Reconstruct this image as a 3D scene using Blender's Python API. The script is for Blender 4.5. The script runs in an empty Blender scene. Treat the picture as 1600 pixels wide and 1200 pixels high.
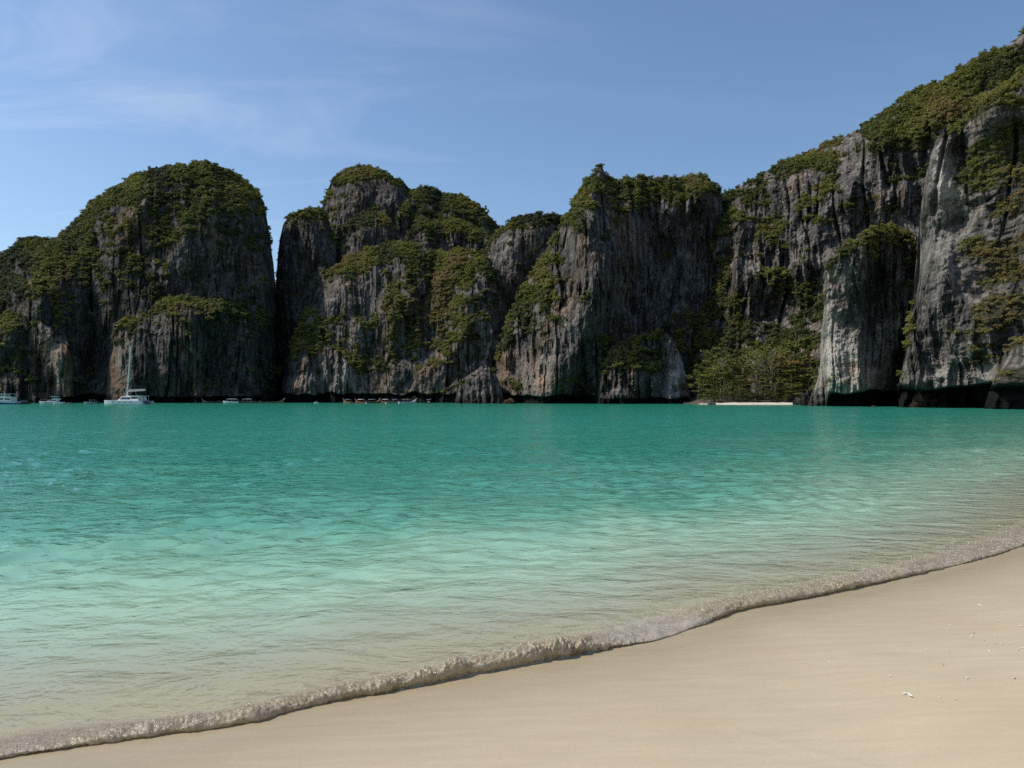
import bpy, bmesh, math, random
import numpy as np
from mathutils import Vector, Matrix

random.seed(7)
rng = np.random.default_rng(11)
S = bpy.context.scene
COL = S.collection

# ------------------------------------------------------------------ camera
F = 1165.0            # focal length in photo pixels (photo 1600 wide)
HOR = 623.0           # horizon row
EYE = 1.9             # metres above the sea
cam_d = bpy.data.cameras.new('camera')
cam_d.sensor_width = 36.0
cam_d.lens = F / 1600.0 * 36.0
cam_d.shift_y = (HOR - 600.0) / 1600.0
cam_d.clip_start = 0.05
cam_d.clip_end = 5000.0
cam = bpy.data.objects.new('camera', cam_d)
COL.objects.link(cam)
cam.location = (0, 0, EYE)
cam.rotation_euler = (math.radians(90), 0, 0)
S.camera = cam

# ------------------------------------------------------------------ light
SUN_AZ = math.radians(-85.0)      # measured from +Y (view direction) towards +X
SUN_EL = math.radians(51.0)
sd = Vector((math.sin(SUN_AZ) * math.cos(SUN_EL), math.cos(SUN_AZ) * math.cos(SUN_EL), math.sin(SUN_EL)))
sun_l = bpy.data.lights.new('sun', 'SUN')
sun_l.energy = 3.9
sun_l.angle = math.radians(0.53)
sun_l.color = (1.0, 0.93, 0.82)
sun = bpy.data.objects.new('sun', sun_l)
COL.objects.link(sun)
sun.rotation_euler = sd.to_track_quat('Z', 'Y').to_euler()
sun.location = sd * 200

W = bpy.data.worlds.new('World')
S.world = W
W.use_nodes = True
wn = W.node_tree.nodes
wl = W.node_tree.links
wn.clear()
w_out = wn.new('ShaderNodeOutputWorld')
w_bg = wn.new('ShaderNodeBackground')
w_sky = wn.new('ShaderNodeTexSky')
w_sky.sky_type = 'NISHITA'
w_sky.sun_disc = False
w_sky.sun_elevation = SUN_EL
w_sky.sun_rotation = SUN_AZ
w_sky.altitude = 0.0
w_sky.air_density = 1.0
w_sky.dust_density = 1.0
w_sky.ozone_density = 3.0
w_bg.inputs['Strength'].default_value = 0.144
# thin cirrus: wisps on a high layer, looked up by direction
tc = wn.new('ShaderNodeTexCoord')
sep = wn.new('ShaderNodeSeparateXYZ')
wl.new(tc.outputs['Generated'], sep.inputs[0])
def wmath(op, a, b=None, clamp=False):
    n = wn.new('ShaderNodeMath'); n.operation = op; n.use_clamp = clamp
    for i, v in enumerate((a, b)):
        if v is None: continue
        if isinstance(v, (int, float)): n.inputs[i].default_value = v
        else: wl.new(v, n.inputs[i])
    return n.outputs[0]
zc = wmath('MAXIMUM', sep.outputs['Z'], 0.02)
zc = wmath('ADD', zc, 0.12)
cx = wmath('DIVIDE', sep.outputs['X'], zc)
cy = wmath('DIVIDE', sep.outputs['Y'], zc)
cmb = wn.new('ShaderNodeCombineXYZ')
wl.new(cx, cmb.inputs[0]); wl.new(cy, cmb.inputs[1])
cmap = wn.new('ShaderNodeMapping')
cmap.inputs['Rotation'].default_value = (0, 0, math.radians(38))
cmap.inputs['Scale'].default_value = (0.8, 2.0, 1.0)
cmap.inputs['Location'].default_value = (1.3, 0.4, 0.0)
wl.new(cmb.outputs[0], cmap.inputs[0])
cn = wn.new('ShaderNodeTexNoise')
cn.inputs['Scale'].default_value = 1.1
cn.inputs['Detail'].default_value = 9.0
cn.inputs['Roughness'].default_value = 0.62
cn.inputs['Distortion'].default_value = 0.7
wl.new(cmap.outputs[0], cn.inputs['Vector'])
cr = wn.new('ShaderNodeMapRange')
cr.inputs['From Min'].default_value = 0.51
cr.inputs['From Max'].default_value = 0.82
cr.inputs['To Max'].default_value = 0.30
wl.new(cn.outputs['Fac'], cr.inputs['Value'])
cmix = wn.new('ShaderNodeMix'); cmix.data_type = 'RGBA'
thin = wn.new('ShaderNodeMapRange'); thin.interpolation_type = 'SMOOTHSTEP'   # the cirrus thins out to the right
thin.inputs['From Min'].default_value = -0.75; thin.inputs['From Max'].default_value = 0.25
thin.inputs['To Min'].default_value = 1.25; thin.inputs['To Max'].default_value = 0.10
wl.new(sep.outputs['X'], thin.inputs['Value'])
wl.new(wmath('MULTIPLY', cr.outputs['Result'], thin.outputs['Result']), cmix.inputs['Factor'])
tint = wn.new('ShaderNodeMix'); tint.data_type = 'RGBA'; tint.blend_type = 'MULTIPLY'
tint.inputs['Factor'].default_value = 1.0
tint.inputs['B'].default_value = (0.90, 0.97, 1.0, 1)
wl.new(w_sky.outputs['Color'], tint.inputs['A'])
wl.new(tint.outputs['Result'], cmix.inputs['A'])
cmix.inputs['B'].default_value = (7.0, 7.4, 7.8, 1)
wl.new(cmix.outputs['Result'], w_bg.inputs['Color'])
wl.new(w_bg.outputs[0], w_out.inputs[0])

S.render.engine = 'CYCLES'
S.view_settings.view_transform = 'Standard'
S.view_settings.look = 'None'
S.view_settings.exposure = 0.0
S.view_settings.gamma = 1.0
S.view_settings.use_curve_mapping = False
S.cycles.max_bounces = 6
S.cycles.diffuse_bounces = 2
S.cycles.glossy_bounces = 3
S.cycles.transmission_bounces = 3
S.cycles.transparent_max_bounces = 8
S.cycles.caustics_reflective = False
S.cycles.caustics_refractive = False
S.cycles.use_denoising = False

# ------------------------------------------------------------------ numpy noise
def _h(ix, iy, seed):
    h = (ix.astype(np.int64) * 374761393 + iy.astype(np.int64) * 668265263 + seed * 974634777) & 0xFFFFFFFF
    h = ((h ^ (h >> 13)) * 1274126177) & 0xFFFFFFFF
    h = (h ^ (h >> 16)) & 0xFFFFFFFF
    return h

def perlin(x, y, seed=0):
    x0 = np.floor(x); y0 = np.floor(y)
    fx = x - x0; fy = y - y0
    ix = x0.astype(np.int64); iy = y0.astype(np.int64)
    ux = fx * fx * fx * (fx * (fx * 6 - 15) + 10)
    uy = fy * fy * fy * (fy * (fy * 6 - 15) + 10)
    def g(i, j, dx, dy):
        a = _h(ix + i, iy + j, seed) * (2 * math.pi / 4294967296.0)
        return np.cos(a) * dx + np.sin(a) * dy
    a = g(0, 0, fx, fy); b = g(1, 0, fx - 1, fy); c = g(0, 1, fx, fy - 1); d = g(1, 1, fx - 1, fy - 1)
    return ((a + (b - a) * ux) + ((c + (d - c) * ux) - (a + (b - a) * ux)) * uy) * 1.5

def fbm(x, y, seed=0, oct=4, gain=0.5, lac=2.03):
    r = np.zeros_like(x); a = 1.0
    for k in range(oct):
        r += a * perlin(x, y, seed + k * 17)
        x = x * lac; y = y * lac; a *= gain
    return r

def worley(x, y, seed=0):
    ix = np.floor(x); iy = np.floor(y)
    best = np.full(x.shape, 9.0)
    for i in (-1, 0, 1):
        for j in (-1, 0, 1):
            h1 = _h(ix + i, iy + j, seed) / 4294967296.0
            h2 = _h(ix + i, iy + j, seed + 5) / 4294967296.0
            d = (ix + i + h1 - x) ** 2 + (iy + j + h2 - y) ** 2
            best = np.minimum(best, d)
    return np.sqrt(best)

def cell(x, y, seed=0):
    ix = np.floor(x).astype(np.int64); iy = np.floor(y).astype(np.int64)
    best = np.full(x.shape, 9.0); val = np.zeros(x.shape)
    for i in (-1, 0, 1):
        for j in (-1, 0, 1):
            h1 = _h(ix + i, iy + j, seed) / 4294967296.0
            h2 = _h(ix + i, iy + j, seed + 5) / 4294967296.0
            d = np.abs(ix + i + h1 - x) * 1.15 + np.abs(iy + j + h2 - y) * 0.85
            m = d < best
            best = np.where(m, d, best); val = np.where(m, _h(ix + i, iy + j, seed + 9) / 4294967296.0, val)
    return val - 0.5

def sstep(a, b, x):
    t = np.clip((x - a) / (b - a), 0, 1)
    return t * t * (3 - 2 * t)

def hermite(xk, yk):
    xk = np.asarray(xk, float); yk = np.asarray(yk, float)
    m = np.gradient(yk, xk)
    def f(x):
        x = np.asarray(x, float)
        i = np.clip(np.searchsorted(xk, x) - 1, 0, len(xk) - 2)
        h = xk[i + 1] - xk[i]
        t = np.clip((x - xk[i]) / h, 0, 1)
        return ((2 * t**3 - 3 * t**2 + 1) * yk[i] + (t**3 - 2 * t**2 + t) * h * m[i]
                + (-2 * t**3 + 3 * t**2) * yk[i + 1] + (t**3 - t**2) * h * m[i + 1])
    return f

# ------------------------------------------------------------------ mesh helpers
def tag(o, label=None, cat=None, group=None, kind=None):
    if label: o['label'] = label
    if cat: o['category'] = cat
    if group: o['group'] = group
    if kind: o['kind'] = kind
    return o

def grid_faces(nr, nc, flip=False):
    i = np.arange(nr - 1)[:, None] * nc + np.arange(nc - 1)[None, :]
    q = np.stack([i, i + 1, i + nc + 1, i + nc], -1).reshape(-1, 4)
    return q[:, ::-1] if flip else q

def mesh_np(name, co, quads, mat, smooth=True, attrs=None, link=True):
    me = bpy.data.meshes.new(name)
    co = np.asarray(co, np.float32).reshape(-1, 3)
    quads = np.asarray(quads, np.int32)
    k = quads.shape[1]
    me.vertices.add(len(co)); me.vertices.foreach_set('co', co.ravel())
    me.loops.add(quads.size); me.loops.foreach_set('vertex_index', quads.ravel())
    me.polygons.add(len(quads))
    me.polygons.foreach_set('loop_start', np.arange(0, quads.size, k, dtype=np.int32))
    me.polygons.foreach_set('use_smooth', np.full(len(quads), smooth, dtype=bool))
    me.update(calc_edges=True)
    for an, av in (attrs or {}).items():
        a = me.attributes.new(an, 'FLOAT', 'POINT')
        a.data.foreach_set('value', np.asarray(av, np.float32).ravel())
    if mat: me.materials.append(mat)
    o = bpy.data.objects.new(name, me)
    if link: COL.objects.link(o)
    return o

def pyobj(name, verts, faces, mat, parent=None, smooth=False, link=True):
    me = bpy.data.meshes.new(name)
    me.from_pydata([tuple(v) for v in verts], [], [tuple(f) for f in faces])
    me.validate()
    if smooth:
        me.polygons.foreach_set('use_smooth', np.full(len(me.polygons), True))
    me.materials.append(mat)
    me.update()
    o = bpy.data.objects.new(name, me)
    if link: COL.objects.link(o)
    if parent: o.parent = parent
    return o

def at(px, py, Y):
    return Vector(((px - 800) / F * Y, Y, EYE + (HOR - py) / F * Y))

# ------------------------------------------------------------------ materials
def new_mat(name):
    m = bpy.data.materials.new(name); m.use_nodes = True
    nt = m.node_tree; nt.nodes.clear()
    out = nt.nodes.new('ShaderNodeOutputMaterial')
    return m, nt, out

class NB:
    """small node builder"""
    def __init__(s, nt): s.nt = nt
    def n(s, t, **kw):
        x = s.nt.nodes.new(t)
        for k, v in kw.items(): setattr(x, k, v)
        return x
    def l(s, a, b): s.nt.links.new(a, b)
    def math(s, op, a, b=0.0, clamp=False):
        x = s.n('ShaderNodeMath', operation=op, use_clamp=clamp)
        for i, v in enumerate((a, b)):
            if isinstance(v, (int, float)): x.inputs[i].default_value = v
            else: s.l(v, x.inputs[i])
        return x.outputs[0]
    def mix(s, f, a, b, blend='MIX'):
        x = s.n('ShaderNodeMix', data_type='RGBA', blend_type=blend)
        for k, v in (('Factor', f), ('A', a), ('B', b)):
            if isinstance(v, (int, float)): x.inputs[k].default_value = v
            elif isinstance(v, tuple): x.inputs[k].default_value = (*v, 1)
            else: s.l(v, x.inputs[k])
        return x.outputs['Result']
    def attr(s, name, typ='GEOMETRY'):
        x = s.n('ShaderNodeAttribute', attribute_name=name, attribute_type=typ)
        return x
    def noise(s, vec, scale, detail=4, rough=0.55, dist=0.0):
        x = s.n('ShaderNodeTexNoise')
        x.inputs['Scale'].default_value = scale; x.inputs['Detail'].default_value = detail
        x.inputs['Roughness'].default_value = rough; x.inputs['Distortion'].default_value = dist
        if vec is not None: s.l(vec, x.inputs['Vector'])
        return x.outputs['Fac']
    def mapping(s, vec, scale=(1, 1, 1), rot=(0, 0, 0), loc=(0, 0, 0)):
        x = s.n('ShaderNodeMapping')
        x.inputs['Scale'].default_value = scale; x.inputs['Rotation'].default_value = rot
        x.inputs['Location'].default_value = loc
        s.l(vec, x.inputs[0]); return x.outputs[0]
    def ramp(s, f, stops, interp='LINEAR'):
        x = s.n('ShaderNodeValToRGB'); e = x.color_ramp; e.interpolation = interp
        while len(e.elements) < len(stops): e.elements.new(0.5)
        for el, (p, c) in zip(e.elements, stops):
            el.position = p; el.color = (*c, 1) if isinstance(c, tuple) else (c, c, c, 1)
        s.l(f, x.inputs[0]); return x.outputs[0]
    def rng(s, v, a, b, c, d):
        x = s.n('ShaderNodeMapRange')
        x.inputs['From Min'].default_value = a; x.inputs['From Max'].default_value = b
        x.inputs['To Min'].default_value = c; x.inputs['To Max'].default_value = d
        s.l(v, x.inputs['Value']); return x.outputs['Result']
    def bump(s, h, strength, dist, normal=None):
        x = s.n('ShaderNodeBump'); x.inputs['Strength'].default_value = strength
        x.inputs['Distance'].default_value = dist
        s.l(h, x.inputs['Height'])
        if normal is not None: s.l(normal, x.inputs['Normal'])
        return x.outputs[0]

def simple_mat(name, col, rough=0.5, spec=0.5, metal=0.0, wear=0.12):
    m, nt, out = new_mat(name); b = NB(nt)
    p = b.n('ShaderNodeBsdfPrincipled')
    tcn = b.n('ShaderNodeTexCoord')
    f = b.noise(tcn.outputs['Object'], 3.0, 4)
    c = b.mix(b.rng(f, 0.35, 0.7, 0, 1), col, tuple(max(0, x * (1 - wear * 2)) for x in col))
    b.l(c, p.inputs['Base Color'])
    p.inputs['Roughness'].default_value = rough
    p.inputs['Specular IOR Level'].default_value = spec
    p.inputs['Metallic'].default_value = metal
    b.l(p.outputs[0], out.inputs[0])
    return m

def rock_mat(name='limestone', dark=(0.018, 0.016, 0.0145), mid=(0.099, 0.090, 0.083), light=(0.32, 0.285, 0.245)):
    m, nt, out = new_mat(name); b = NB(nt)
    geo = b.n('ShaderNodeNewGeometry'); P = geo.outputs['Position']
    p = b.n('ShaderNodeBsdfPrincipled')
    streak = b.noise(b.mapping(P, (0.38, 0.38, 0.035)), 1.0, 7, 0.62, 0.4)
    streak2 = b.noise(b.mapping(P, (1.0, 1.0, 0.07)), 1.0, 6, 0.68, 0.3)
    blot = b.noise(P, 0.07, 6, 0.6)
    fine = b.noise(P, 1.1, 6, 0.65)
    v = b.math('ADD', b.math('MULTIPLY', streak, 0.42), b.math('MULTIPLY', streak2, 0.46))
    v = b.math('ADD', v, b.math('MULTIPLY', blot, 0.2))
    v = b.math('ADD', v, b.math('MULTIPLY', fine, 0.18))
    col = b.ramp(v, [(0.52, dark), (0.63, mid), (0.76, light)])
    # broad stains: brownish iron wash, black lichen curtains, pale lime runs
    stn = b.noise(b.mapping(P, (0.055, 0.055, 0.018)), 1.0, 4, 0.6, 0.6)
    col = b.mix(b.rng(stn, 0.52, 0.66, 0.0, 0.75), col, b.mix(1.0, col, (1.35, 1.0, 0.74), 'MULTIPLY'))
    col = b.mix(b.rng(stn, 0.46, 0.34, 0.0, 0.6), col, b.mix(1.0, col, (0.42, 0.42, 0.45), 'MULTIPLY'))
    run = b.noise(b.mapping(P, (0.22, 0.22, 0.012), (0, 0, 0), (31, 7, 3)), 1.0, 5, 0.6, 0.2)
    col = b.mix(b.rng(run, 0.60, 0.72, 0.0, 0.55), col, (0.30, 0.275, 0.24))
    pale = b.attr('pale').outputs['Fac']; rust = b.attr('rust').outputs['Fac']; veg = b.attr('veg').outputs['Fac']
    palef = b.math('MULTIPLY', pale, b.rng(v, 0.50, 0.68, 0.15, 1.0), True)
    col = b.mix(palef, col, (0.50, 0.46, 0.40))
    rustf = b.math('MULTIPLY', rust, b.rng(b.noise(b.mapping(P, (0.3, 0.3, 0.06)), 1.0, 5, 0.6), 0.38, 0.62, 0.0, 1.0), True)
    col = b.mix(rustf, col, (0.36, 0.22, 0.13))
    # soil and roots under the scrub
    vf = b.math('MULTIPLY', veg, b.rng(fine, 0.3, 0.6, 0.5, 1.0), True)
    soil = b.mix(b.rng(blot, 0.35, 0.65, 0, 1), (0.030, 0.036, 0.016), (0.07, 0.062, 0.028))
    col = b.mix(vf, col, soil)
    col = b.mix(1.0, col, b.attr('tone').outputs['Color'], 'MULTIPLY')  # per-cliff multiplier, shade painted into the dome and ridge rock
    col = b.mix(b.math('MULTIPLY', b.attr('notch').outputs['Fac'], 0.93, True), col, (0.009, 0.009, 0.008))  # shade of the undercut notches painted in as near-black
    # black tidal algae band, also painting shade into the cliff foot
    zz = b.n('ShaderNodeSeparateXYZ'); b.l(P, zz.inputs[0])
    tide_shade = b.math('SUBTRACT', 1.0, b.math('DIVIDE', zz.outputs['Z'], b.rng(blot, 0.3, 0.7, 1.4, 5.0)), True)
    col = b.mix(b.math('MULTIPLY', b.math('POWER', tide_shade, 0.5), 0.9), col, (0.012, 0.012, 0.011))
    b.l(col, p.inputs['Base Color'])
    p.inputs['Roughness'].default_value = 0.85
    p.inputs['Specular IOR Level'].default_value = 0.08
    hgt = b.math('ADD', b.math('MULTIPLY', streak2, 1.0), b.math('MULTIPLY', fine, 0.7))
    b.l(b.bump(hgt, 1.0, 1.1), p.inputs['Normal'])
    b.l(p.outputs[0], out.inputs[0])
    return m

def leaf_mat(name, use_instancer=True, stops=None):
    m, nt, out = new_mat(name); b = NB(nt)
    if use_instancer:
        t = b.attr('tint', 'INSTANCER').outputs['Fac']
    else:
        t = None
    oi = b.n('ShaderNodeObjectInfo')
    stops = stops or [(0.0, (0.042, 0.055, 0.022)), (0.3, (0.115, 0.13, 0.034)), (0.52, (0.21, 0.205, 0.042)),
                      (0.7, (0.24, 0.205, 0.06)), (0.85, (0.25, 0.195, 0.085)), (0.93, (0.25, 0.18, 0.08)), (1.0, (0.38, 0.16, 0.055))]
    if t is None:
        t = b.attr('tint').outputs['Fac']
    rnd = b.math('MULTIPLY', b.math('SUBTRACT', oi.outputs['Random'], 0.5), 0.16)
    leafv = b.attr('leaf').outputs['Fac']
    t2 = b.math('ADD', b.math('ADD', t, rnd), b.math('MULTIPLY', b.math('SUBTRACT', leafv, 0.5), 0.2), True)
    col = b.ramp(t2, stops)
    d = b.n('ShaderNodeBsdfPrincipled')
    b.l(col, d.inputs['Base Color'])
    d.inputs['Roughness'].default_value = 0.55
    d.inputs['Specular IOR Level'].default_value = 0.3
    tr = b.n('ShaderNodeBsdfTranslucent')
    b.l(b.mix(1.0, col, (1.1, 1.25, 0.5), 'MULTIPLY'), tr.inputs['Color'])
    mx = b.n('ShaderNodeMixShader'); mx.inputs[0].default_value = 0.3
    b.l(d.outputs[0], mx.inputs[1]); b.l(tr.outputs[0], mx.inputs[2])
    b.l(mx.outputs[0], out.inputs[0])
    return m

M_ROCK = rock_mat()
M_LEAF = leaf_mat('scrub_leaves')
M_LEAF_OBJ = leaf_mat('bush_leaves', False)
M_BARK = simple_mat('bark', (0.16, 0.12, 0.085), 0.85, 0.2, wear=0.25)
M_PALEBARK = simple_mat('pale_bark', (0.34, 0.30, 0.24), 0.85, 0.2, wear=0.2)

# ------------------------------------------------------------------ shore line (sea level contact)
shore_px = [(0, 1180), (130, 1163), (250, 1148), (406, 1124), (500, 1100), (600, 1079), (669, 1066), (781, 1044), (866, 1027), (950, 1011),
            (1000, 1002), (1084, 978), (1161, 951), (1230, 938), (1304, 923), (1397, 903), (1478, 885), (1600, 847)]
sk = [(-400.0, -60.0), (-120.0, -16.0), (-40.0, -2.6), (-14.0, 1.2), (-6.0, 2.9)]
for a, c in shore_px:
    Yv = F * EYE / (c - HOR); sk.append(((a - 800) / F * Yv, Yv))
sk += [(10.0, 13.0), (16.0, 19.0), (30.0, 33.0), (62.0, 68.0), (110.0, 112.0), (180.0, 150.0), (400.0, 200.0)]
ys_f = hermite([p[0] for p in sk], [p[1] for p in sk])
def shore_s(X, Y):
    """signed distance to the shoreline, positive on land"""
    y0 = ys_f(X); dy = (ys_f(X + 0.3) - ys_f(X - 0.3)) / 0.6
    return (y0 - Y) / np.sqrt(1 + dy * dy)

dep_s = hermite([0, 1, 2.5, 5, 10, 20, 40, 80, 200, 600], [0, 0.09, 0.27, 0.6, 1.15, 1.95, 3.1, 4.5, 6.5, 9.0])
lnd_s = hermite([0, 2, 6, 12, 25, 60, 400], [0, 0.13, 0.37, 0.75, 1.4, 2.4, 4.0])
def ground_z(X, Y):
    s = shore_s(X, Y)
    return np.where(s > 0, lnd_s(np.maximum(s, 0)), -dep_s(np.maximum(-s, 0)))

# ------------------------------------------------------------------ sand: land and sea bed in one sheet
def make_sand():
    xs = np.concatenate([np.linspace(-900, -60, 12)[:-1], np.linspace(-60, -8, 30)[:-1], np.linspace(-8, -3.6, 60)[:-1], np.linspace(-3.6, 8.6, 460)[:-1],
                         np.linspace(8.6, 30, 90)[:-1], np.linspace(30, 300, 50)[:-1], np.linspace(300, 900, 8)])
    yy = np.concatenate([np.linspace(-300, -20, 10)[:-1], np.linspace(-20, 2.2, 40)[:-1], np.linspace(2.2, 12, 330)[:-1], np.linspace(12, 30, 110)[:-1],
                         np.linspace(30, 120, 60)[:-1], np.linspace(120, 900, 25)])
    X, Y = np.meshgrid(xs, yy)
    z = ground_z(X, Y)
    near = np.exp(-np.maximum(np.abs(X) - 25, 0) / 10) * np.exp(-np.maximum(np.abs(Y) - 25, 0) / 10)
    s = shore_s(X, Y)
    # broad swash undulation, and fine combed backwash marks running down the beach
    z += near * 0.012 * fbm(X * 0.35, Y * 0.45, 3, 3)
    ang = math.radians(24)
    u = X * math.cos(ang) + Y * math.sin(ang); v = -X * math.sin(ang) + Y * math.cos(ang)
    z += near * np.where(s > 0, 0.0022, 0.004) * fbm(u * 1.2 + 0.5 * v, v * 9.0, 9, 3)
    # an old swash line higher up the beach
    (ax, ay), (bx, by) = (1.18, 4.08), (1.72, 3.55)
    tt = np.clip(((X - ax) * (bx - ax) + (Y - ay) * (by - ay)) / ((bx - ax) ** 2 + (by - ay) ** 2), 0, 1)
    l = np.hypot(X - ax - tt * (bx - ax), Y - ay - tt * (by - ay)) + 0.02 * perlin(X * 3, Y * 3, 21)
    z += near * 0.0035 * np.exp(-(l / 0.03) ** 2)
    m, nt, out = new_mat('beach_sand'); b = NB(nt)
    geo = b.n('ShaderNodeNewGeometry'); P = geo.outputs['Position']
    p = b.n('ShaderNodeBsdfPrincipled')
    wet = b.attr('wet').outputs['Fac']
    g1 = b.noise(P, 0.9, 5, 0.6); g2 = b.noise(P, 260.0, 2, 0.6)
    g3 = b.noise(b.mapping(P, (1.6, 11, 1), (0, 0, math.radians(-20))), 1.0, 6, 0.6, 0.3)
    col = b.mix(b.rng(g1, 0.35, 0.65, 0, 1), (0.56, 0.465, 0.30), (0.62, 0.53, 0.365))
    col = b.mix(b.rng(g3, 0.36, 0.64, 0, 0.4), col, (0.45, 0.37, 0.265))
    col = b.mix(b.rng(g2, 0.3, 0.7, 0.0, 0.32), col, (0.36, 0.28, 0.18))
    g4 = b.noise(P, 42.0, 4, 0.7)
    col = b.mix(b.rng(g4, 0.35, 0.65, 0.0, 0.22), col, (0.42, 0.335, 0.215))
    wetf = b.math('ADD', wet, b.math('MULTIPLY', b.math('SUBTRACT', g1, 0.5), 0.5), True)
    col = b.mix(wetf, col, b.mix(1.0, col, (0.74, 0.72, 0.69), 'MULTIPLY'))
    b.l(col, p.inputs['Base Color'])
    b.l(b.rng(wetf, 0, 1, 0.75, 0.28), p.inputs['Roughness'])
    p.inputs['Specular IOR Level'].default_value = 0.3
    h = b.math('ADD', b.math('MULTIPLY', g3, 0.7), b.math('MULTIPLY', g2, 0.30))
    b.l(b.bump(h, 0.5, 0.006), p.inputs['Normal'])
    b.l(p.outputs[0], out.inputs[0])
    wetv = np.where(s > 0, np.exp(-np.maximum(s - 0.25, 0) / 0.9), 0.15)
    o = mesh_np('beach_sand', np.stack([X, Y, z], -1), grid_faces(*X.shape), m, True, {'wet': wetv})
    tag(o, 'smooth pale beige sand beach running down to the water', kind='structure')
make_sand()

# ------------------------------------------------------------------ sea
def make_sea():
    pxs = np.concatenate([np.linspace(-3200, -160, 90)[:-1], np.linspace(-160, 1760, 900)[:-1], np.linspace(1760, 3600, 90)])
    t = np.linspace(0, 1, 640)
    yy = 3.2 * (560.0 / 3.2) ** t
    A, Y = np.meshgrid((pxs - 800) / F, yy)
    X = A * Y
    s = shore_s(X, Y)
    dep = np.where(s < 0, dep_s(np.maximum(-s, 0)), 0)
    z = np.zeros_like(X)
    r2 = np.random.default_rng(5)
    spacing = np.maximum(0.0081 * Y, 0.0019 * Y)
    main = math.radians(-62)           # travel direction, towards the beach
    for k in range(120):
        big = k % 5 == 0
        lam = (1.5 * (5.5 / 1.5) ** r2.random()) if big else (0.12 * (1.1 / 0.12) ** r2.random())
        th = main + r2.normal(0, 0.5 if big else 0.75)
        kk = 2 * math.pi / lam
        amp = (0.009 if big else 0.0215) / kk
        ph = r2.random() * 6.283
        fade = np.clip((lam / (2.6 * spacing) - 0.6) / 0.8, 0, 1)
        arg = kk * (X * math.cos(th) + Y * math.sin(th)) + ph
        z += amp * fade * (np.sin(arg) + 0.25 * np.cos(2 * arg))
    calm = 0.6 + 0.8 * sstep(-0.5, 0.5, fbm(X * 0.16, Y * 0.25, 40, 4))
    z *= calm * sstep(0.0, 0.55, dep) * 0.95 + 0.05
    z = np.where(s > -0.02, -0.03, z)
    m, nt, out = new_mat('sea_water'); b = NB(nt)
    geo = b.n('ShaderNodeNewGeometry'); P = geo.outputs['Position']
    dp = b.attr('depth').outputs['Fac']
    murk = b.noise(b.mapping(P, (0.05, 0.11, 1)), 1.0, 4, 0.55)
    dp2 = b.math('MULTIPLY', dp, b.rng(murk, 0.3, 0.7, 0.75, 1.3))
    # what the water scatters back: pale sand-milk in the shallows to deep teal
    dn = b.math('DIVIDE', dp2, b.math('ADD', dp2, 0.78))
    body = b.ramp(dn, [(0.0, (0.66, 0.66, 0.49)), (0.12, (0.60, 0.70, 0.52)), (0.30, (0.40, 0.62, 0.44)), (0.50, (0.125, 0.365, 0.255)),
                       (0.70, (0.036, 0.255, 0.175)), (0.88, (0.018, 0.215, 0.15))])
    dif = b.n('ShaderNodeBsdfDiffuse'); b.l(body, dif.inputs['Color'])
    trn = b.n('ShaderNodeBsdfTransparent')
    trn.inputs['Color'].default_value = (0.93, 0.97, 0.95, 1)
    opac = b.math('SUBTRACT', 1.0, b.math('POWER', 2.718, b.math('MULTIPLY', dp2, -5.0)), True)
    inner = b.n('ShaderNodeMixShader')
    b.l(opac, inner.inputs[0]); b.l(trn.outputs[0], inner.inputs[1]); b.l(dif.outputs[0], inner.inputs[2])
    rip = b.noise(b.mapping(P, (4.0, 6.5, 1), (0, 0, math.radians(20))), 1.0, 4, 0.6, 0.4)
    rip2 = b.noise(b.mapping(P, (1.3, 2.2, 1), (0, 0, math.radians(14))), 1.0, 4, 0.6, 0.3)
    bw = b.n('ShaderNodeBump'); bw.inputs['Distance'].default_value = 0.19
    b.l(b.rng(dp, 0.5, 3.0, 0.4, 1.0), bw.inputs['Strength']); b.l(rip2, bw.inputs['Height'])
    n1 = bw.outputs[0]
    n2 = b.bump(rip, 0.5, 0.017, n1)
    gl = b.n('ShaderNodeBsdfGlossy'); gl.inputs['Roughness'].default_value = 0.06
    b.l(n2, gl.inputs['Normal'])
    fr = b.n('ShaderNodeFresnel'); fr.inputs['IOR'].default_value = 1.33
    b.l(n2, fr.inputs['Normal'])
    mx = b.n('ShaderNodeMixShader')
    b.l(fr.outputs[0], mx.inputs[0]); b.l(inner.outputs[0], mx.inputs[1]); b.l(gl.outputs[0], mx.inputs[2])
    b.l(mx.outputs[0], out.inputs[0])
    o = mesh_np('sea_water', np.stack([X, Y, z], -1), grid_faces(*X.shape), m, True, {'depth': dep})
    tag(o, 'calm turquoise sea of the bay, pale by the sand and teal far out', kind='structure')
make_sea()

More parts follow.
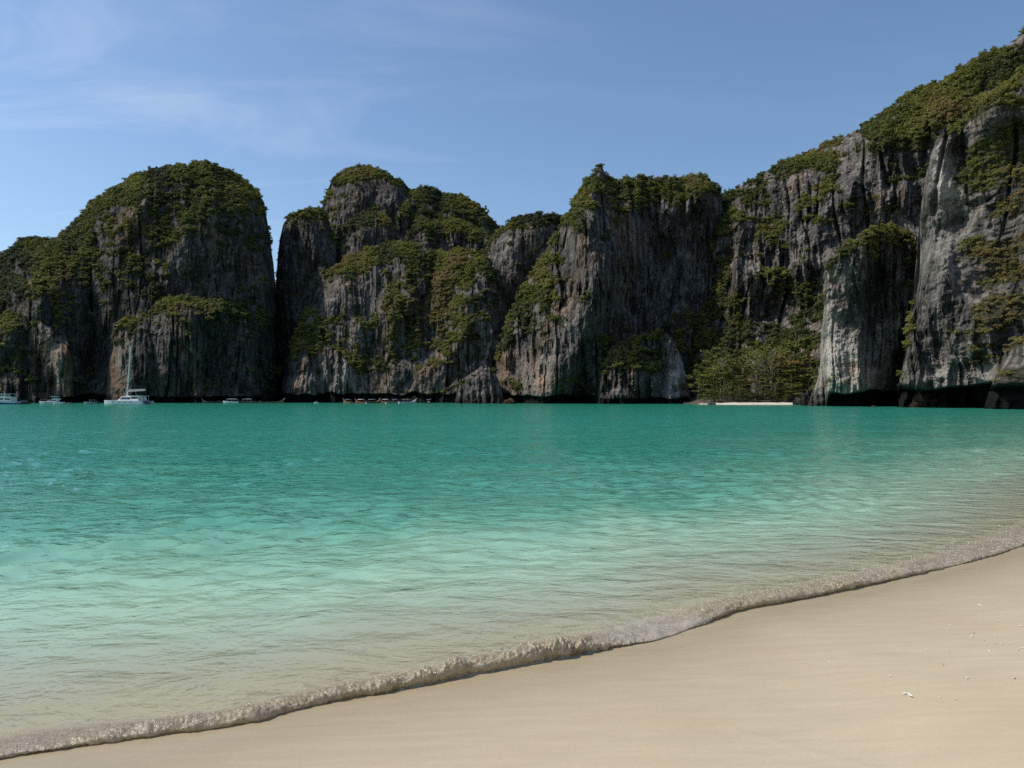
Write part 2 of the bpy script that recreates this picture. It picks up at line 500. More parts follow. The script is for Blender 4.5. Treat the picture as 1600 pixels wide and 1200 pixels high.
# ------------------------------------------------------------------ breaking wave on the sand
def make_wave():
    n_al, n_cr = 3000, 84
    pxs = np.concatenate([np.linspace(-900, -60, 420)[:-1], np.linspace(-60, 1840, n_al - 419)])
    pyk = hermite([-900, -400] + [p[0] for p in shore_px] + [1696, 1781, 1859], [1293, 1232] + [p[1] for p in shore_px] + [793, 739, 690])
    Yb = F * EYE / (pyk(pxs) - HOR); Xb = (pxs - 800) / F * Yb
    tx = np.gradient(Xb); ty = np.gradient(Yb); L = np.hypot(tx, ty)
    nx, ny = ty / L, -tx / L            # towards the land
    arc = np.cumsum(L)
    hk = np.interp(pxs, [-120, 0, 150, 260, 400, 520, 640, 720, 850, 930, 1000, 1060, 1110, 1170, 1260, 1320, 1400, 1500, 1600, 1700],
                   [.035, .04, .055, .078, .085, .08, .10, .12, .12, .08, .045, .045, .10, .08, .085, .095, .07, .06, .06, .06])
    wk = np.interp(pxs, [-120, 0, 260, 640, 850, 940, 1040, 1110, 1300, 1450, 1600, 1700],
                   [.36, .34, .26, .24, .26, .36, .46, .36, .36, .40, .50, .5])
    wk = wk * 1.25
    hk = 0.64 * hk * (hk / 0.085) ** 0.5 * (1 + 0.55 * perlin(arc * 1.3, arc * 0, 3) + 0.22 * perlin(arc * 6.5, arc * 0, 4))
    prof_c = np.array([-3.4, -2.3, -1.5, -1.1, -0.75, -0.42, -0.16, 0.0, 0.09, 0.12, 0.10, 0.05, 0.07, 0.14])
    prof_z = np.array([.10, .11, .13, .18, .42, .72, .97, 1.0, .84, .58, .34, .14, .02, -.18])
    kp = np.linspace(0, 1, len(prof_c)); kq = np.linspace(0, 1, n_cr)
    pc = hermite(kp, prof_c)(kq); pz = hermite(kp, prof_z)(kq)
    c = pc[None, :] * wk[:, None]; z = pz[None, :] * hk[:, None]
    # front edge wanders
    front = 0.03 * perlin(arc * 1.4, arc * 0, 31) + 0.018 * perlin(arc * 5, arc * 0, 32)
    c = c + front[:, None]
    q = np.broadcast_to(kq[None, :], c.shape)
    al = np.broadcast_to(arc[:, None], c.shape)
    cs = np.cumsum(np.hypot(np.gradient(c, axis=1), np.gradient(z, axis=1)), axis=1)
    top = sstep(0.24, 0.50, q) * (1 - sstep(0.92, 1.0, q))
    lump = (1 - worley(al * 17 + 0.9 * perlin(al * 6, cs * 6, 8), cs * 15, 60)) * 0.5 + (1 - worley(al * 36, cs * 36, 61)) * 0.42 + 0.08 * (1 - worley(al * 75, cs * 75, 63))
    lump2 = fbm(al * 5, cs * 7, 62, 3)
    scale = (hk / 0.09)[:, None]
    calm_w = (0.45 + 0.75 * sstep(-0.35, 0.35, perlin(arc * 0.9, arc * 0 + .2, 77)))[:, None]
    scale = scale * (calm_w + (1 - calm_w) * (1 - sstep(0.45, 0.7, q)))
    disp = top * scale * (0.050 * (lump - 0.45) + 0.040 * lump2)
    # push along the profile normal
    dc = np.gradient(c, axis=1); dz = np.gradient(z, axis=1); dl = np.hypot(dc, dz) + 1e-9
    c2 = c - disp * (dz / dl) * -1.0 * -1.0; z2 = z + disp * (dc / dl)
    c2 = c + disp * (-dz / dl)
    X = Xb[:, None] + nx[:, None] * c2; Y = Yb[:, None] + ny[:, None] * c2
    gz = np.where(c2 > 0, ground_z(X, Y), 0)
    Z = z2 + np.maximum(gz, 0) * 0.5
    foam = np.clip(lump + 0.25 * lump2, 0, 1) * top
    m, nt, out = new_mat('sandy_surf'); b = NB(nt)
    geo = b.n('ShaderNodeNewGeometry'); P = geo.outputs['Position']
    fo = b.attr('foam').outputs['Fac']; wh = b.attr('white').outputs['Fac']; thin = b.attr('thin').outputs['Fac']
    p = b.n('ShaderNodeBsdfPrincipled')
    n1 = b.noise(P, 30, 5, 0.65); n2 = b.noise(P, 110, 3, 0.6)
    col = b.mix(b.rng(n1, 0.35, 0.68, 0, 1), (0.42, 0.33, 0.195), (0.64, 0.54, 0.385))
    col = b.mix(b.math('MULTIPLY', wh, b.rng(n2, 0.35, 0.6, 0.2, 1.0), True), col, (0.80, 0.77, 0.72))
    b.l(col, p.inputs['Base Color'])
    p.inputs['Roughness'].default_value = 0.16
    p.inputs['Specular IOR Level'].default_value = 0.5
    b.l(b.bump(b.math('ADD', n1, b.math('MULTIPLY', n2, 0.7)), 0.6, 0.008), p.inputs['Normal'])
    tr = b.n('ShaderNodeBsdfTransparent')
    mx = b.n('ShaderNodeMixShader')
    cov = b.math('ADD', thin, b.math('MULTIPLY', b.math('SUBTRACT', b.noise(P, 22, 5, 0.7), 0.5), 1.6), True)
    tl = b.n('ShaderNodeBsdfTranslucent'); b.l(col, tl.inputs['Color'])
    m2 = b.n('ShaderNodeMixShader'); m2.inputs[0].default_value = 0.48
    b.l(p.outputs[0], m2.inputs[1]); b.l(tl.outputs[0], m2.inputs[2])
    b.l(cov, mx.inputs[0]); b.l(tr.outputs[0], mx.inputs[1]); b.l(m2.outputs[0], mx.inputs[2])
    b.l(mx.outputs[0], out.inputs[0])
    white = np.clip(np.interp(pxs, [0, 200, 500, 930, 990, 1060, 1100, 1200, 1300, 1420, 1600], [.35, .25, .15, .25, .9, .9, .3, .2, .15, .35, .45]), 0, 1)
    lace = sstep(0.30, 0.62, worley(al * 9 + 0.8 * perlin(al * 4, cs * 4, 91), cs * 13 + 0.8 * perlin(al * 4, cs * 5, 92), 90)) * sstep(-0.25, 0.3, fbm(al * 1.6, cs * 3, 95, 2))
    white = np.broadcast_to(white[:, None], c.shape) * (0.5 + 0.5 * sstep(-0.2, 0.5, lump2)) + 0.9 * (1 - sstep(0.26, 0.40, q))
    thinv = np.maximum(sstep(0.22, 0.46, q) * 1.5 - 0.45 * (1 - sstep(0.2, 0.45, q)), -0.5 + 0.95 * lace * sstep(0.02, 0.2, q))
    o = mesh_np('breaking_wave', np.stack([X, Y, Z], -1), grid_faces(n_al, n_cr), m, True,
                {'foam': foam, 'white': white, 'thin': thinv})
    tag(o, 'low sandy brown wave breaking in a curling line along the beach', kind='structure')
    # bubbles and drops thrown up along the crest: one mass, nobody could count it
    r3 = np.random.default_rng(9)
    N = 5200
    i = r3.integers(380, n_al - 130, N)
    jc = np.clip(r3.normal(0.42, 0.10, N), 0.05, 0.75)
    j = (jc * (n_cr - 1)).astype(int)
    base = np.stack([X[i, j], Y[i, j], Z[i, j]], -1)
    base[:, 2] = np.maximum(base[:, 2], 0.004) + r3.random(N) * 0.006
    rad = 0.0016 + 0.0036 * r3.random(N) ** 2.5
    rad *= base[:, 1] / 6.0
    octv = np.array([(1, 0, 0), (-1, 0, 0), (0, 1, 0), (0, -1, 0), (0, 0, 1), (0, 0, -1)], float)
    octf = np.array([(0, 2, 4), (2, 1, 4), (1, 3, 4), (3, 0, 4), (2, 0, 5), (1, 2, 5), (3, 1, 5), (0, 3, 5)])
    co = base[:, None, :] + octv[None] * rad[:, None, None]
    fc = octf[None] + 6 * np.arange(N)[:, None, None]
    fm = simple_mat('foam_white', (0.82, 0.81, 0.78), 0.15, 0.7, wear=0.03)
    o = mesh_np('sea_foam', co, fc.reshape(-1, 3), fm, True)
    tag(o, 'white bubbles and spray along the crest of the shore wave', kind='stuff')
make_wave()

# ------------------------------------------------------------------ limestone massifs
VEG = []        # collected scrub: (group key, position, radius, tint, normal)

def gauss(px, py, b):
    return np.exp(-(((px - b[0]) / b[2]) ** 2 + ((py - b[1]) / b[3]) ** 2))

def massif(name, label, outline, D, A=30, w=60, lean=20, leanp=1.0, flute=1.0, rough=1.0, ledge=1.0, under=(), bumps=(),
           veg=0.5, vegtop=1.0, vegblobs=(), bare=(), tints=(), pale=(), rust=(), step=1.7, seed=1, back=40.0, key=None, tone=1.0, ls=1.0, macro=1.0, dens=0.16, rscale=1.0, tint0=0.2, kind='structure', cat=None):
    ol = np.array(outline, float)
    x0, x1 = ol[0, 0], ol[-1, 0]
    # columns: dense in frame, coarse outside
    cols = []
    lo, hi = max(x0, -40), min(x1, 1640)
    if x0 < lo: cols.append(np.arange(x0, lo, 9.0))
    cols.append(np.arange(lo, hi, step))
    if x1 > hi: cols.append(np.arange(hi, x1, 9.0))
    px = np.unique(np.concatenate(cols + [np.array([x1])]))
    sky = np.interp(px, ol[:, 0], ol[:, 1])
    sky = sky + 3.6 * perlin(px / 26.0, px * 0 + 0.5, seed) * rough + 2.2 * perlin(px / 11.0, px * 0 + 0.5, seed + 2) * rough + 1.8 * perlin(px / 5.0, px * 0 + 0.5, seed + 1) * rough
    D = np.array(D, float).reshape(-1, 2)
    Dp = np.interp(px, D[:, 0], D[:, 1])
    base = HOR + F * (EYE + 2.5) / Dp
    sky = np.minimum(sky + 3.5 * np.clip(vegtop, 0, 1), base - 1.0)
    nmax = int(max(40, (base - sky).max() / step))
    v = np.linspace(0, 1, nmax)
    PX = np.broadcast_to(px[None, :], (nmax, len(px))).copy()
    PY = base[None, :] + (sky - base)[None, :] * v[:, None]
    Db = np.broadcast_to(Dp[None, :], PX.shape)
    # distance to the outline (pixels)
    dist = np.full(PX.shape, 1e9)
    for (ax, ay), (bx, by) in zip(ol[:-1], ol[1:]):
        ex, ey = bx - ax, by - ay; ll = ex * ex + ey * ey
        tt = np.clip(((PX - ax) * ex + (PY - ay) * ey) / ll, 0, 1)
        dist = np.minimum(dist, np.hypot(PX - ax - tt * ex, PY - ay - tt * ey))
    Wx = (PX - 800) / F * Db                   # lateral metres
    Wz = EYE + (HOR - PY) / F * Db             # height metres (approx)
    sN = np.clip((dist + 9 * fbm(Wx / 16, Wz / 22, seed + 70, 4)) / w, 0, 1)
    dep = A * (1 - np.sqrt(np.clip(1 - (1 - sN) ** 2, 0, 1)))
    Ht = np.maximum((base - sky)[None, :] * Db / F, 5)
    hfrac = np.clip(Wz / np.maximum(Ht.max(), 1), 0, 1.2)
    # stepped lean: the wall goes up steeply and recedes over ledges
    per = 24.0
    ph = Wz / per + 1.1 * fbm(Wx / 45, Wz / 120, seed + 3, 3)
    saw = np.floor(ph) + sstep(0.0, 0.38, ph - np.floor(ph))
    stair = saw * per / max(Ht.max(), 1)
    dep = dep + lean * ((1 - 0.55 * ledge) * hfrac ** leanp + 0.55 * ledge * np.clip(stair, 0, 1.3) ** leanp)
    for bm_ in bumps:
        dep = dep + bm_[4] * gauss(PX, PY, bm_)
    # large buttresses and gullies
    dep = dep + (0.4 + 0.6 * ls) * rough * 7.5 * fbm(Wx / 38, Wz / 85, seed + 5, 3)
    g1_ = perlin((Wx - 0.55 * Wz) / (26 * ls), (Wz + 0.55 * Wx) / (95 * ls), seed + 6)
    g2_ = perlin((Wx + 0.35 * Wz) / (17 * ls), (Wz - 0.35 * Wx) / (70 * ls), seed + 7)
    dep = dep + (0.4 + 0.6 * ls) * rough * macro * (9.0 * (np.abs(g1_) * 1.6 - 0.45) + 5.0 * (np.abs(g2_) * 1.6 - 0.45)) * (0.35 + 0.65 * sstep(0, 0.4, sN)) * -1.0
    Ym = Db + dep
    # macro normal for the scrub
    def pos(Yv):
        return np.stack([(PX - 800) / F * Yv, Yv, EYE + (HOR - PY) / F * Yv], -1)
    Pm = pos(Ym)
    gx = np.gradient(Pm, axis=1); gy = np.gradient(Pm, axis=0)
    N = np.cross(gx, gy); ln = np.linalg.norm(N, axis=-1); N = N / np.maximum(ln, 1e-9)[..., None]
    nz = N[..., 2]
    # fluting, cracks, crags
    wx = (Wx + 1.1 * fbm(Wx / 12, Wz / 26, seed + 8, 2)) / ls
    wz = Wz / ls + 5.0 * perlin(wx / 4.0, Wz / 60, seed + 9)
    fl = 0
    for lam, a, sd_ in ((11, 1.5, 11), (5.2, 1.7, 12), (2.6, 1.35, 13), (1.35, 0.8, 14)):
        nn = perlin(wx / lam, Wz / (ls * lam * 9.0), seed + sd_)
        fl = fl + a * (0.45 - (1 - np.abs(nn)) ** 3 + 0.25 * nn)
    ck = perlin(wx / 6.0, Wz / 80, seed + 20)
    crack = (1 - sstep(0.0, 0.10, np.abs(ck))) * sstep(-0.3, 0.3, perlin(wx / 20, Wz / 30, seed + 21))
    slab = 4.2 * cell(wx / 8.5, wz / 34, seed + 31) + 2.4 * cell(wx / 3.6, wz / 15, seed + 32) + 1.1 * cell(wx / 1.7, wz / 6.5, seed + 33)
    crag = 1.5 * fbm(Wx / (5 * ls), Wz / (6 * ls), seed + 30, 4, 0.6)
    famt = 0.55 + 0.8 * sstep(-0.35, 0.35, fbm(Wx / 40, Wz / 30, seed + 40, 2))
    edge = sstep(0, 0.3, sN) * 0.7 + 0.3
    dfine = edge * (0.35 + 0.65 * ls) * (flute * famt * (fl + 0.75 * slab) + flute * 2.6 * crack + rough * crag)
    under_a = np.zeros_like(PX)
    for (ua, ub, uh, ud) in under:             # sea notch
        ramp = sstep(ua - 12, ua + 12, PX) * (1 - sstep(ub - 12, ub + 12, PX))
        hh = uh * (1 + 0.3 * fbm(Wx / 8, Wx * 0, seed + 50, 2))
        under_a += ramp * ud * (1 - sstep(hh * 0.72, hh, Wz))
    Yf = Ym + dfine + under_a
    P = pos(Yf)
    # scrub amount
    vn = 0.6 * fbm(Wx / 16, Wz / 12, seed + 60, 4, 0.6) + 0.7 * fbm(Wx / 7 + Wz / 30, Wz / 20, seed + 63, 3, 0.6)
    vs = fbm(Wx / 5.5, Wz / 4.0, seed + 61, 3, 0.6)
    va = veg * (1.15 * sstep(0.10, 0.70, nz) + 1.25 * vn + 0.34) - 0.23 + 0.74 * vs
    va = va + vegtop * 0.6 * (1 - sstep(0, 30, PY - sky[None, :] + 20 * vs + 22 * vn))
    for b_ in vegblobs: va = va + b_[4] * gauss(PX, PY, b_) * (1 + 0.6 * vs + 0.4 * vn)
    for b_ in bare: va = va - b_[4] * gauss(PX, PY, b_)
    vf = sstep(0.06, 0.88, va)
    vf = vf * sstep(1.5, 6.0, Wz) * (under_a < 1.0)
    pl = np.zeros_like(PX); ru = np.zeros_like(PX)
    for b_ in pale: pl += b_[4] * gauss(PX, PY, b_)
    for b_ in rust: ru += b_[4] * gauss(PX, PY, b_)
    # behind the skyline the ground falls away out of sight
    nb = 10
    bt = np.linspace(0, 1, nb + 1)[1:]
    Pb = P[-1][None] + np.stack([np.zeros(nb), back * bt, np.zeros(nb)], -1)[:, None, :]
    Pb[..., 0] *= (Pb[..., 1] / P[-1][None, :, 1])
    Pb[..., 2] = P[-1][None, :, 2] - (np.maximum(P[-1][None, :, 2] + 2, 0)) * 0.6 * (bt ** 1.6)[:, None]
    Pall = np.concatenate([P, Pb], 0)
    pad = lambda a: np.concatenate([np.clip(a, 0, 1), np.repeat(np.clip(a, 0, 1)[-1:], nb, 0)], 0)
    o = mesh_np(name, Pall, grid_faces(Pall.shape[0], Pall.shape[1]), M_ROCK, False,
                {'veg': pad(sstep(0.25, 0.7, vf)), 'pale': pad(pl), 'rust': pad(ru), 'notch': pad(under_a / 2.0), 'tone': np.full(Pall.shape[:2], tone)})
    tag(o, label, cat, kind=kind)
    # scatter
    area = ln.copy()
    wgt = area * vf ** 1.3
    inframe = (PX > -60) & (PX < 1680)
    wgt = wgt * np.where(inframe, 1, 0.25)
    tot = wgt.sum()
    n = int(tot * dens * 6.6)
    if n > 0:
        cum = np.cumsum(wgt.ravel()); cum /= cum[-1]
        idx = np.searchsorted(cum, rng.random(n))
        idx = np.clip(idx, 0, wgt.size - 1)
        pp = P.reshape(-1, 3)[idx]; nn = N.reshape(-1, 3)[idx]
        tv = tint0 + 0.13 + 0.42 * fbm(Wx / 22, Wz / 18, seed + 80, 3)
        for b_ in tints: tv = tv + b_[4] * gauss(PX, PY, b_)
        tt = tv.ravel()[idx] + rng.normal(0, 0.07, n)
        rr = (0.40 + 1.05 * rng.random(n) ** 3.2) * rscale * (0.8 + 0.4 * vf.ravel()[idx])
        VEG.append((key or name, pp + nn * (rr * 0.25)[:, None], rr, np.clip(tt, 0, 0.84), np.stack([PX.ravel()[idx], PY.ravel()[idx]], -1)))
    return o

massif('dome_cliff', 'tall rounded limestone dome at the left with scrub over its top',
       [(-900, 470), (-600, 420), (-300, 445), (-120, 440), (-40, 418), (0, 399), (20, 384), (38, 371), (62, 368), (85, 371), (105, 356), (118, 345), (135, 325),
        (150, 312), (165, 300), (180, 290), (200, 277), (218, 268), (245, 260), (270, 256), (310, 252), (340, 257), (358, 264), (375, 273), (390, 283),
        (402, 295), (411, 309), (416, 330), (420, 355), (424, 385), (428, 412), (431, 450), (433, 520), (436, 640)],
       [(-900, 300), (0, 345), (440, 352)], A=55, w=120, lean=26, flute=0.75, rough=0.9,
       under=[(120, 175, 4, 4)],
       bumps=[(60, 500, 60, 120, -8), (145, 560, 22, 100, 10)],
       veg=0.5, vegblobs=[(290, 300, 110, 50, .40), (230, 370, 90, 45, .18), (110, 420, 70, 60, .25), (60, 400, 70, 40, .3), (330, 340, 60, 40, .3), (20, 440, 50, 60, .4), (250, 440, 60, 25, .3)],
       bare=[(345, 420, 60, 32, .9), (150, 560, 40, 70, .8), (250, 400, 25, 30, .3)], tints=[(190, 350, 50, 25, .4), (215, 290, 35, 18, .4), (320, 360, 24, 9, .5), (100, 450, 60, 40, .3), (330, 340, 50, 30, .15)],
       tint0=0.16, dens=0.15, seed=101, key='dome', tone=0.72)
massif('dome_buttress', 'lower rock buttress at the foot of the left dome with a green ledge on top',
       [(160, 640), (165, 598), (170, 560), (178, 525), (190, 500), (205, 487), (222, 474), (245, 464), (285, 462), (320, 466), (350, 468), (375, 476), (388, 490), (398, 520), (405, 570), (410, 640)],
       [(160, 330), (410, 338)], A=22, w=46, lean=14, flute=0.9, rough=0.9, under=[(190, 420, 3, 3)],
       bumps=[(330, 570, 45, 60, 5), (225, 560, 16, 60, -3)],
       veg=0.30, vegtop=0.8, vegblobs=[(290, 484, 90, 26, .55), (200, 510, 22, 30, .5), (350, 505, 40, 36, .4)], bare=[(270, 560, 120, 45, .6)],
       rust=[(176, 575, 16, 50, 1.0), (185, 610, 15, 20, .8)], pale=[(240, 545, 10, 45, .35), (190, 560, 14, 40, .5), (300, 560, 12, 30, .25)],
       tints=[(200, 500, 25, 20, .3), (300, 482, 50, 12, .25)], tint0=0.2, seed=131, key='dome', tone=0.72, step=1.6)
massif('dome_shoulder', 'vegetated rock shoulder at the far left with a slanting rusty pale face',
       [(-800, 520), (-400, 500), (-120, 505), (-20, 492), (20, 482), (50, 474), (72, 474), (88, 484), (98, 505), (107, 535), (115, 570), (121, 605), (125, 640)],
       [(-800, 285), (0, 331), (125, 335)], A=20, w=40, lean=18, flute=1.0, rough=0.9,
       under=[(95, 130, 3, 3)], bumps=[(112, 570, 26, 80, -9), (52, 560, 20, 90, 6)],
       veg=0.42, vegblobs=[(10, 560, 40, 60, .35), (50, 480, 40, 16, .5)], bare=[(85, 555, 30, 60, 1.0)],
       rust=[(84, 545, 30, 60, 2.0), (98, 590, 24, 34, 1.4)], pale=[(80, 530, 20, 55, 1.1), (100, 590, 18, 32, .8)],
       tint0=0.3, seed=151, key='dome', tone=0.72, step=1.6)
massif('back_ridge', 'dark rounded ridge behind the narrow gap, highest of the middle cliffs',
       [(424, 640), (428, 450), (434, 420), (445, 400), (470, 370), (500, 335), (506, 312), (511, 295), (518, 280), (528, 271), (545, 263), (565, 259), (585, 261), (605, 266), (622, 275),
        (635, 284), (643, 293), (652, 290), (665, 287), (678, 292), (688, 301), (705, 299), (722, 302), (738, 311), (752, 320), (765, 333), (775, 345), (785, 360), (800, 420), (812, 640)],
       [(424, 440), (812, 440)], A=45, w=80, lean=30, flute=0.85, rough=0.9, veg=0.42,
       vegblobs=[(545, 275, 30, 12, .7), (700, 330, 50, 25, .3), (590, 345, 40, 20, .3)], bare=[(590, 300, 45, 22, .7)],
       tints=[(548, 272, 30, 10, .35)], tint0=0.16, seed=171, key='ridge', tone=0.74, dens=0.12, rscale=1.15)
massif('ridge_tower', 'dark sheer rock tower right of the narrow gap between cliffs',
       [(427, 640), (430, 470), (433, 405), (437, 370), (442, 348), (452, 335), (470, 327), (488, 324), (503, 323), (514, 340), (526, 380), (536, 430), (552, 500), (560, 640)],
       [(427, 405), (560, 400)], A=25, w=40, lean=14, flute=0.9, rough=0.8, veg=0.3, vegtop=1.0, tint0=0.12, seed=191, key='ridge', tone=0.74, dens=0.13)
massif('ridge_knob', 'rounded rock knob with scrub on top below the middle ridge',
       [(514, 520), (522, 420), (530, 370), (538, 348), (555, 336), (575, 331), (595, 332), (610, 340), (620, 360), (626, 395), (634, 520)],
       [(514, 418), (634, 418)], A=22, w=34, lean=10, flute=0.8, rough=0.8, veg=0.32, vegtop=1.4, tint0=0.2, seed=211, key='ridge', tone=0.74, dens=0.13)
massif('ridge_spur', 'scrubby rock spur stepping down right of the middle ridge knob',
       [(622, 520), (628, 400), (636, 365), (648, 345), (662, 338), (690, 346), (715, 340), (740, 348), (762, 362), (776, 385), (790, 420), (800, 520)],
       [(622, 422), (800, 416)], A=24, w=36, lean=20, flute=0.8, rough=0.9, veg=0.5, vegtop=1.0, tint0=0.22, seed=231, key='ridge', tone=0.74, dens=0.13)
massif('middle_cliff', 'broad grey middle cliff with green and tan scrub on its slopes',
       [(436, 640), (441, 600), (447, 570), (455, 540), (464, 512), (476, 485), (490, 456), (505, 431), (520, 416), (545, 399), (575, 386), (605, 378), (640, 377), (662, 386), (690, 393),
        (715, 388), (740, 391), (760, 402), (780, 430), (800, 480), (812, 640)],
       [(436, 350), (812, 335)], A=28, w=45, lean=56, ledge=0.65, flute=1.05, rough=1.0, under=[(436, 720, 4.5, 5)],
       bumps=[(560, 470, 80, 45, -9), (745, 470, 50, 90, -12), (480, 580, 40, 60, -4), (600, 520, 30, 50, -4)],
       veg=0.46, vegtop=0.9, vegblobs=[(540, 405, 60, 18, .7), (700, 430, 60, 40, .75), (660, 500, 60, 40, .65), (500, 530, 40, 24, .45), (600, 560, 60, 30, .25), (560, 575, 10, 20, .5), (700, 480, 40, 50, .5)],
       bare=[(560, 460, 80, 26, .6), (470, 590, 40, 30, .7), (550, 600, 40, 25, .8), (510, 470, 30, 20, .4), (680, 600, 60, 30, .4)],
       tints=[(665, 500, 46, 28, .85), (690, 450, 40, 40, .4), (540, 405, 70, 20, .2), (655, 485, 14, 8, .3)],
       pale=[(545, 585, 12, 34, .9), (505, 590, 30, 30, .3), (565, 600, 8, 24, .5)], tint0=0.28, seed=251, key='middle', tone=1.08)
massif('saddle_cliff', 'grey cliff with a dark wooded top between the middle ridge and the pointed cliff',
       [(728, 640), (736, 470), (744, 420), (752, 395), (765, 374), (785, 351), (800, 341), (825, 334), (850, 330), (872, 333), (892, 342), (904, 380), (914, 640)],
       [(728, 372), (914, 368)], A=24, w=36, lean=18, flute=0.9, rough=0.9, veg=0.3, vegtop=1.5, vegblobs=[(840, 340, 45, 12, .5), (805, 420, 14, 14, .7)], bare=[(800, 400, 40, 50, .3)],
       tint0=0.16, seed=271, key='middle', tone=1.08, dens=0.13)
massif('foot_crag', 'small jagged crag standing at the waterline left of the pointed cliff',
       [(708, 640), (714, 610), (722, 592), (738, 580), (756, 570), (772, 577), (782, 600), (790, 640)],
       [(708, 300), (790, 296)], A=10, w=22, lean=5, flute=0.9, rough=0.7, veg=0.15, vegtop=0.3, tint0=0.3, seed=281, key='middle', tone=1.08, step=1.4)
massif('pointed_cliff', 'tall pointed limestone cliff in the centre with a green ridge and a shaded wall',
       [(758, 640), (766, 600), (775, 560), (786, 520), (800, 482), (815, 451), (832, 424), (848, 395), (862, 371), (878, 345), (892, 322), (905, 300), (915, 283), (927, 271), (934, 262), (939, 255),
        (946, 270), (956, 281), (975, 276), (1000, 274), (1020, 277), (1045, 273), (1062, 277), (1080, 271), (1092, 268), (1105, 277), (1115, 287), (1126, 298), (1140, 340), (1160, 640)],
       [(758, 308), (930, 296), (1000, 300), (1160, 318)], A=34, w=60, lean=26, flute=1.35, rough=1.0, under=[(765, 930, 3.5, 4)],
       bumps=[(925, 420, 38, 150, -16), (1045, 440, 62, 130, 20), (870, 560, 60, 70, -6), (960, 560, 30, 60, -3), (905, 600, 10, 40, 4)],
       veg=0.30, vegtop=1.0, vegblobs=[(850, 420, 24, 40, .9), (815, 470, 22, 40, .9), (895, 330, 20, 30, .9), (1010, 300, 70, 22, .9), (925, 290, 26, 18, .7), (790, 540, 18, 30, .4), (1085, 300, 20, 50, .5),
                                        (1060, 520, 40, 30, .5), (860, 470, 30, 30, .4), (945, 530, 20, 20, .5), (850, 575, 10, 8, .6), (900, 600, 8, 10, .9), (1040, 400, 14, 10, .5), (810, 605, 8, 8, .9), (770, 560, 10, 14, .8)],
       bare=[(940, 270, 7, 10, .9), (940, 430, 30, 100, .5), (1040, 400, 60, 70, .4), (840, 580, 60, 40, .35)],
       tints=[(850, 420, 60, 60, .22), (920, 300, 40, 30, .3), (1090, 285, 18, 14, .35), (900, 600, 10, 10, .3), (770, 560, 10, 14, .3)],
       pale=[(840, 590, 30, 30, .35), (940, 590, 20, 20, .5)], rust=[(790, 570, 20, 36, .7), (843, 592, 8, 28, .8), (950, 588, 14, 16, .8), (870, 600, 20, 14, .5)], tint0=0.24, seed=301, key='pointed', tone=1.00)
massif('knoll_rock', 'low rocky knoll by the cove with a grassy left side and pale rugged right side',
       [(930, 640), (935, 600), (942, 575), (955, 552), (972, 538), (990, 529), (1010, 520), (1028, 514), (1044, 515), (1054, 528), (1063, 550), (1071, 580), (1077, 612), (1081, 640)],
       [(930, 276), (1081, 268)], A=9, w=15, lean=14, flute=1.3, rough=1.3, ls=0.65, under=[(930, 1085, 2.2, 2)], bumps=[(1035, 590, 8, 50, 3), (1000, 600, 20, 30, -3)],
       veg=0.4, vegtop=0.6, vegblobs=[(990, 555, 28, 22, .9), (965, 560, 20, 15, .5), (1015, 590, 10, 30, .5)], bare=[(1060, 580, 16, 60, 1.0), (980, 615, 50, 14, .8)],
       pale=[(1058, 560, 14, 34, .9), (1045, 600, 30, 30, .4), (1050, 620, 10, 20, .5)], rust=[(948, 590, 8, 14, .5)], tints=[(990, 550, 40, 30, .3)], tint0=0.3, seed=321, key='knoll', step=1.4)
massif('slope_cliff', 'long steep mountainside rising to the right, rock flutes below a green crest',
       [(1050, 640), (1062, 590), (1074, 530), (1085, 470), (1098, 400), (1112, 340), (1128, 305), (1150, 293), (1175, 280), (1200, 263), (1230, 250), (1265, 236), (1300, 220), (1330, 205), (1360, 187),
        (1390, 166), (1420, 148), (1450, 132), (1480, 117), (1510, 101), (1540, 85), (1565, 73), (1585, 58), (1600, 45), (1700, -15), (1900, -70), (2300, -40), (2700, 60)],
       [(1050, 290), (1150, 276), (1300, 250), (1450, 226), (1600, 200), (2000, 150), (2700, 110)], A=26, w=60, lean=95, leanp=1.15, ledge=0.7, flute=1.8, rough=1.2,
       bumps=[(1130, 430, 30, 120, 6), (1240, 330, 90, 60, -6), (1200, 500, 60, 60, 8)],
       veg=0.42, vegtop=0.8, vegblobs=[(1130, 430, 26, 90, .8), (1110, 540, 40, 60, .8), (1230, 520, 50, 60, .8), (1200, 360, 25, 40, .5), (1380, 200, 60, 26, .8), (1460, 160, 60, 32, .9), (1540, 110, 50, 34, .8), (1270, 250, 40, 16, .7), (1490, 190, 22, 30, 1.0),
                                       (1230, 440, 30, 20, .5), (1330, 320, 40, 20, .35), (1420, 250, 40, 25, .4), (1160, 300, 25, 16, .6), (1590, 260, 30, 60, .5)],
       bare=[(1250, 290, 40, 26, .45), (1330, 250, 50, 26, .5), (1310, 300, 40, 24, .5), (1380, 280, 40, 24, .45), (1165, 350, 12, 26, .5), (1160, 420, 16, 30, .5), (1560, 170, 34, 34, .9), (1390, 185, 14, 8, .8), (1230, 400, 40, 12, .5)],
       tints=[(1460, 150, 90, 40, .2), (1290, 235, 30, 8, .4), (1500, 190, 20, 24, .25), (1230, 420, 40, 20, .2), (1480, 170, 20, 14, .3), (1580, 290, 40, 40, .4)],
       tint0=0.27, seed=341, key='slope', tone=1.12, dens=0.15)
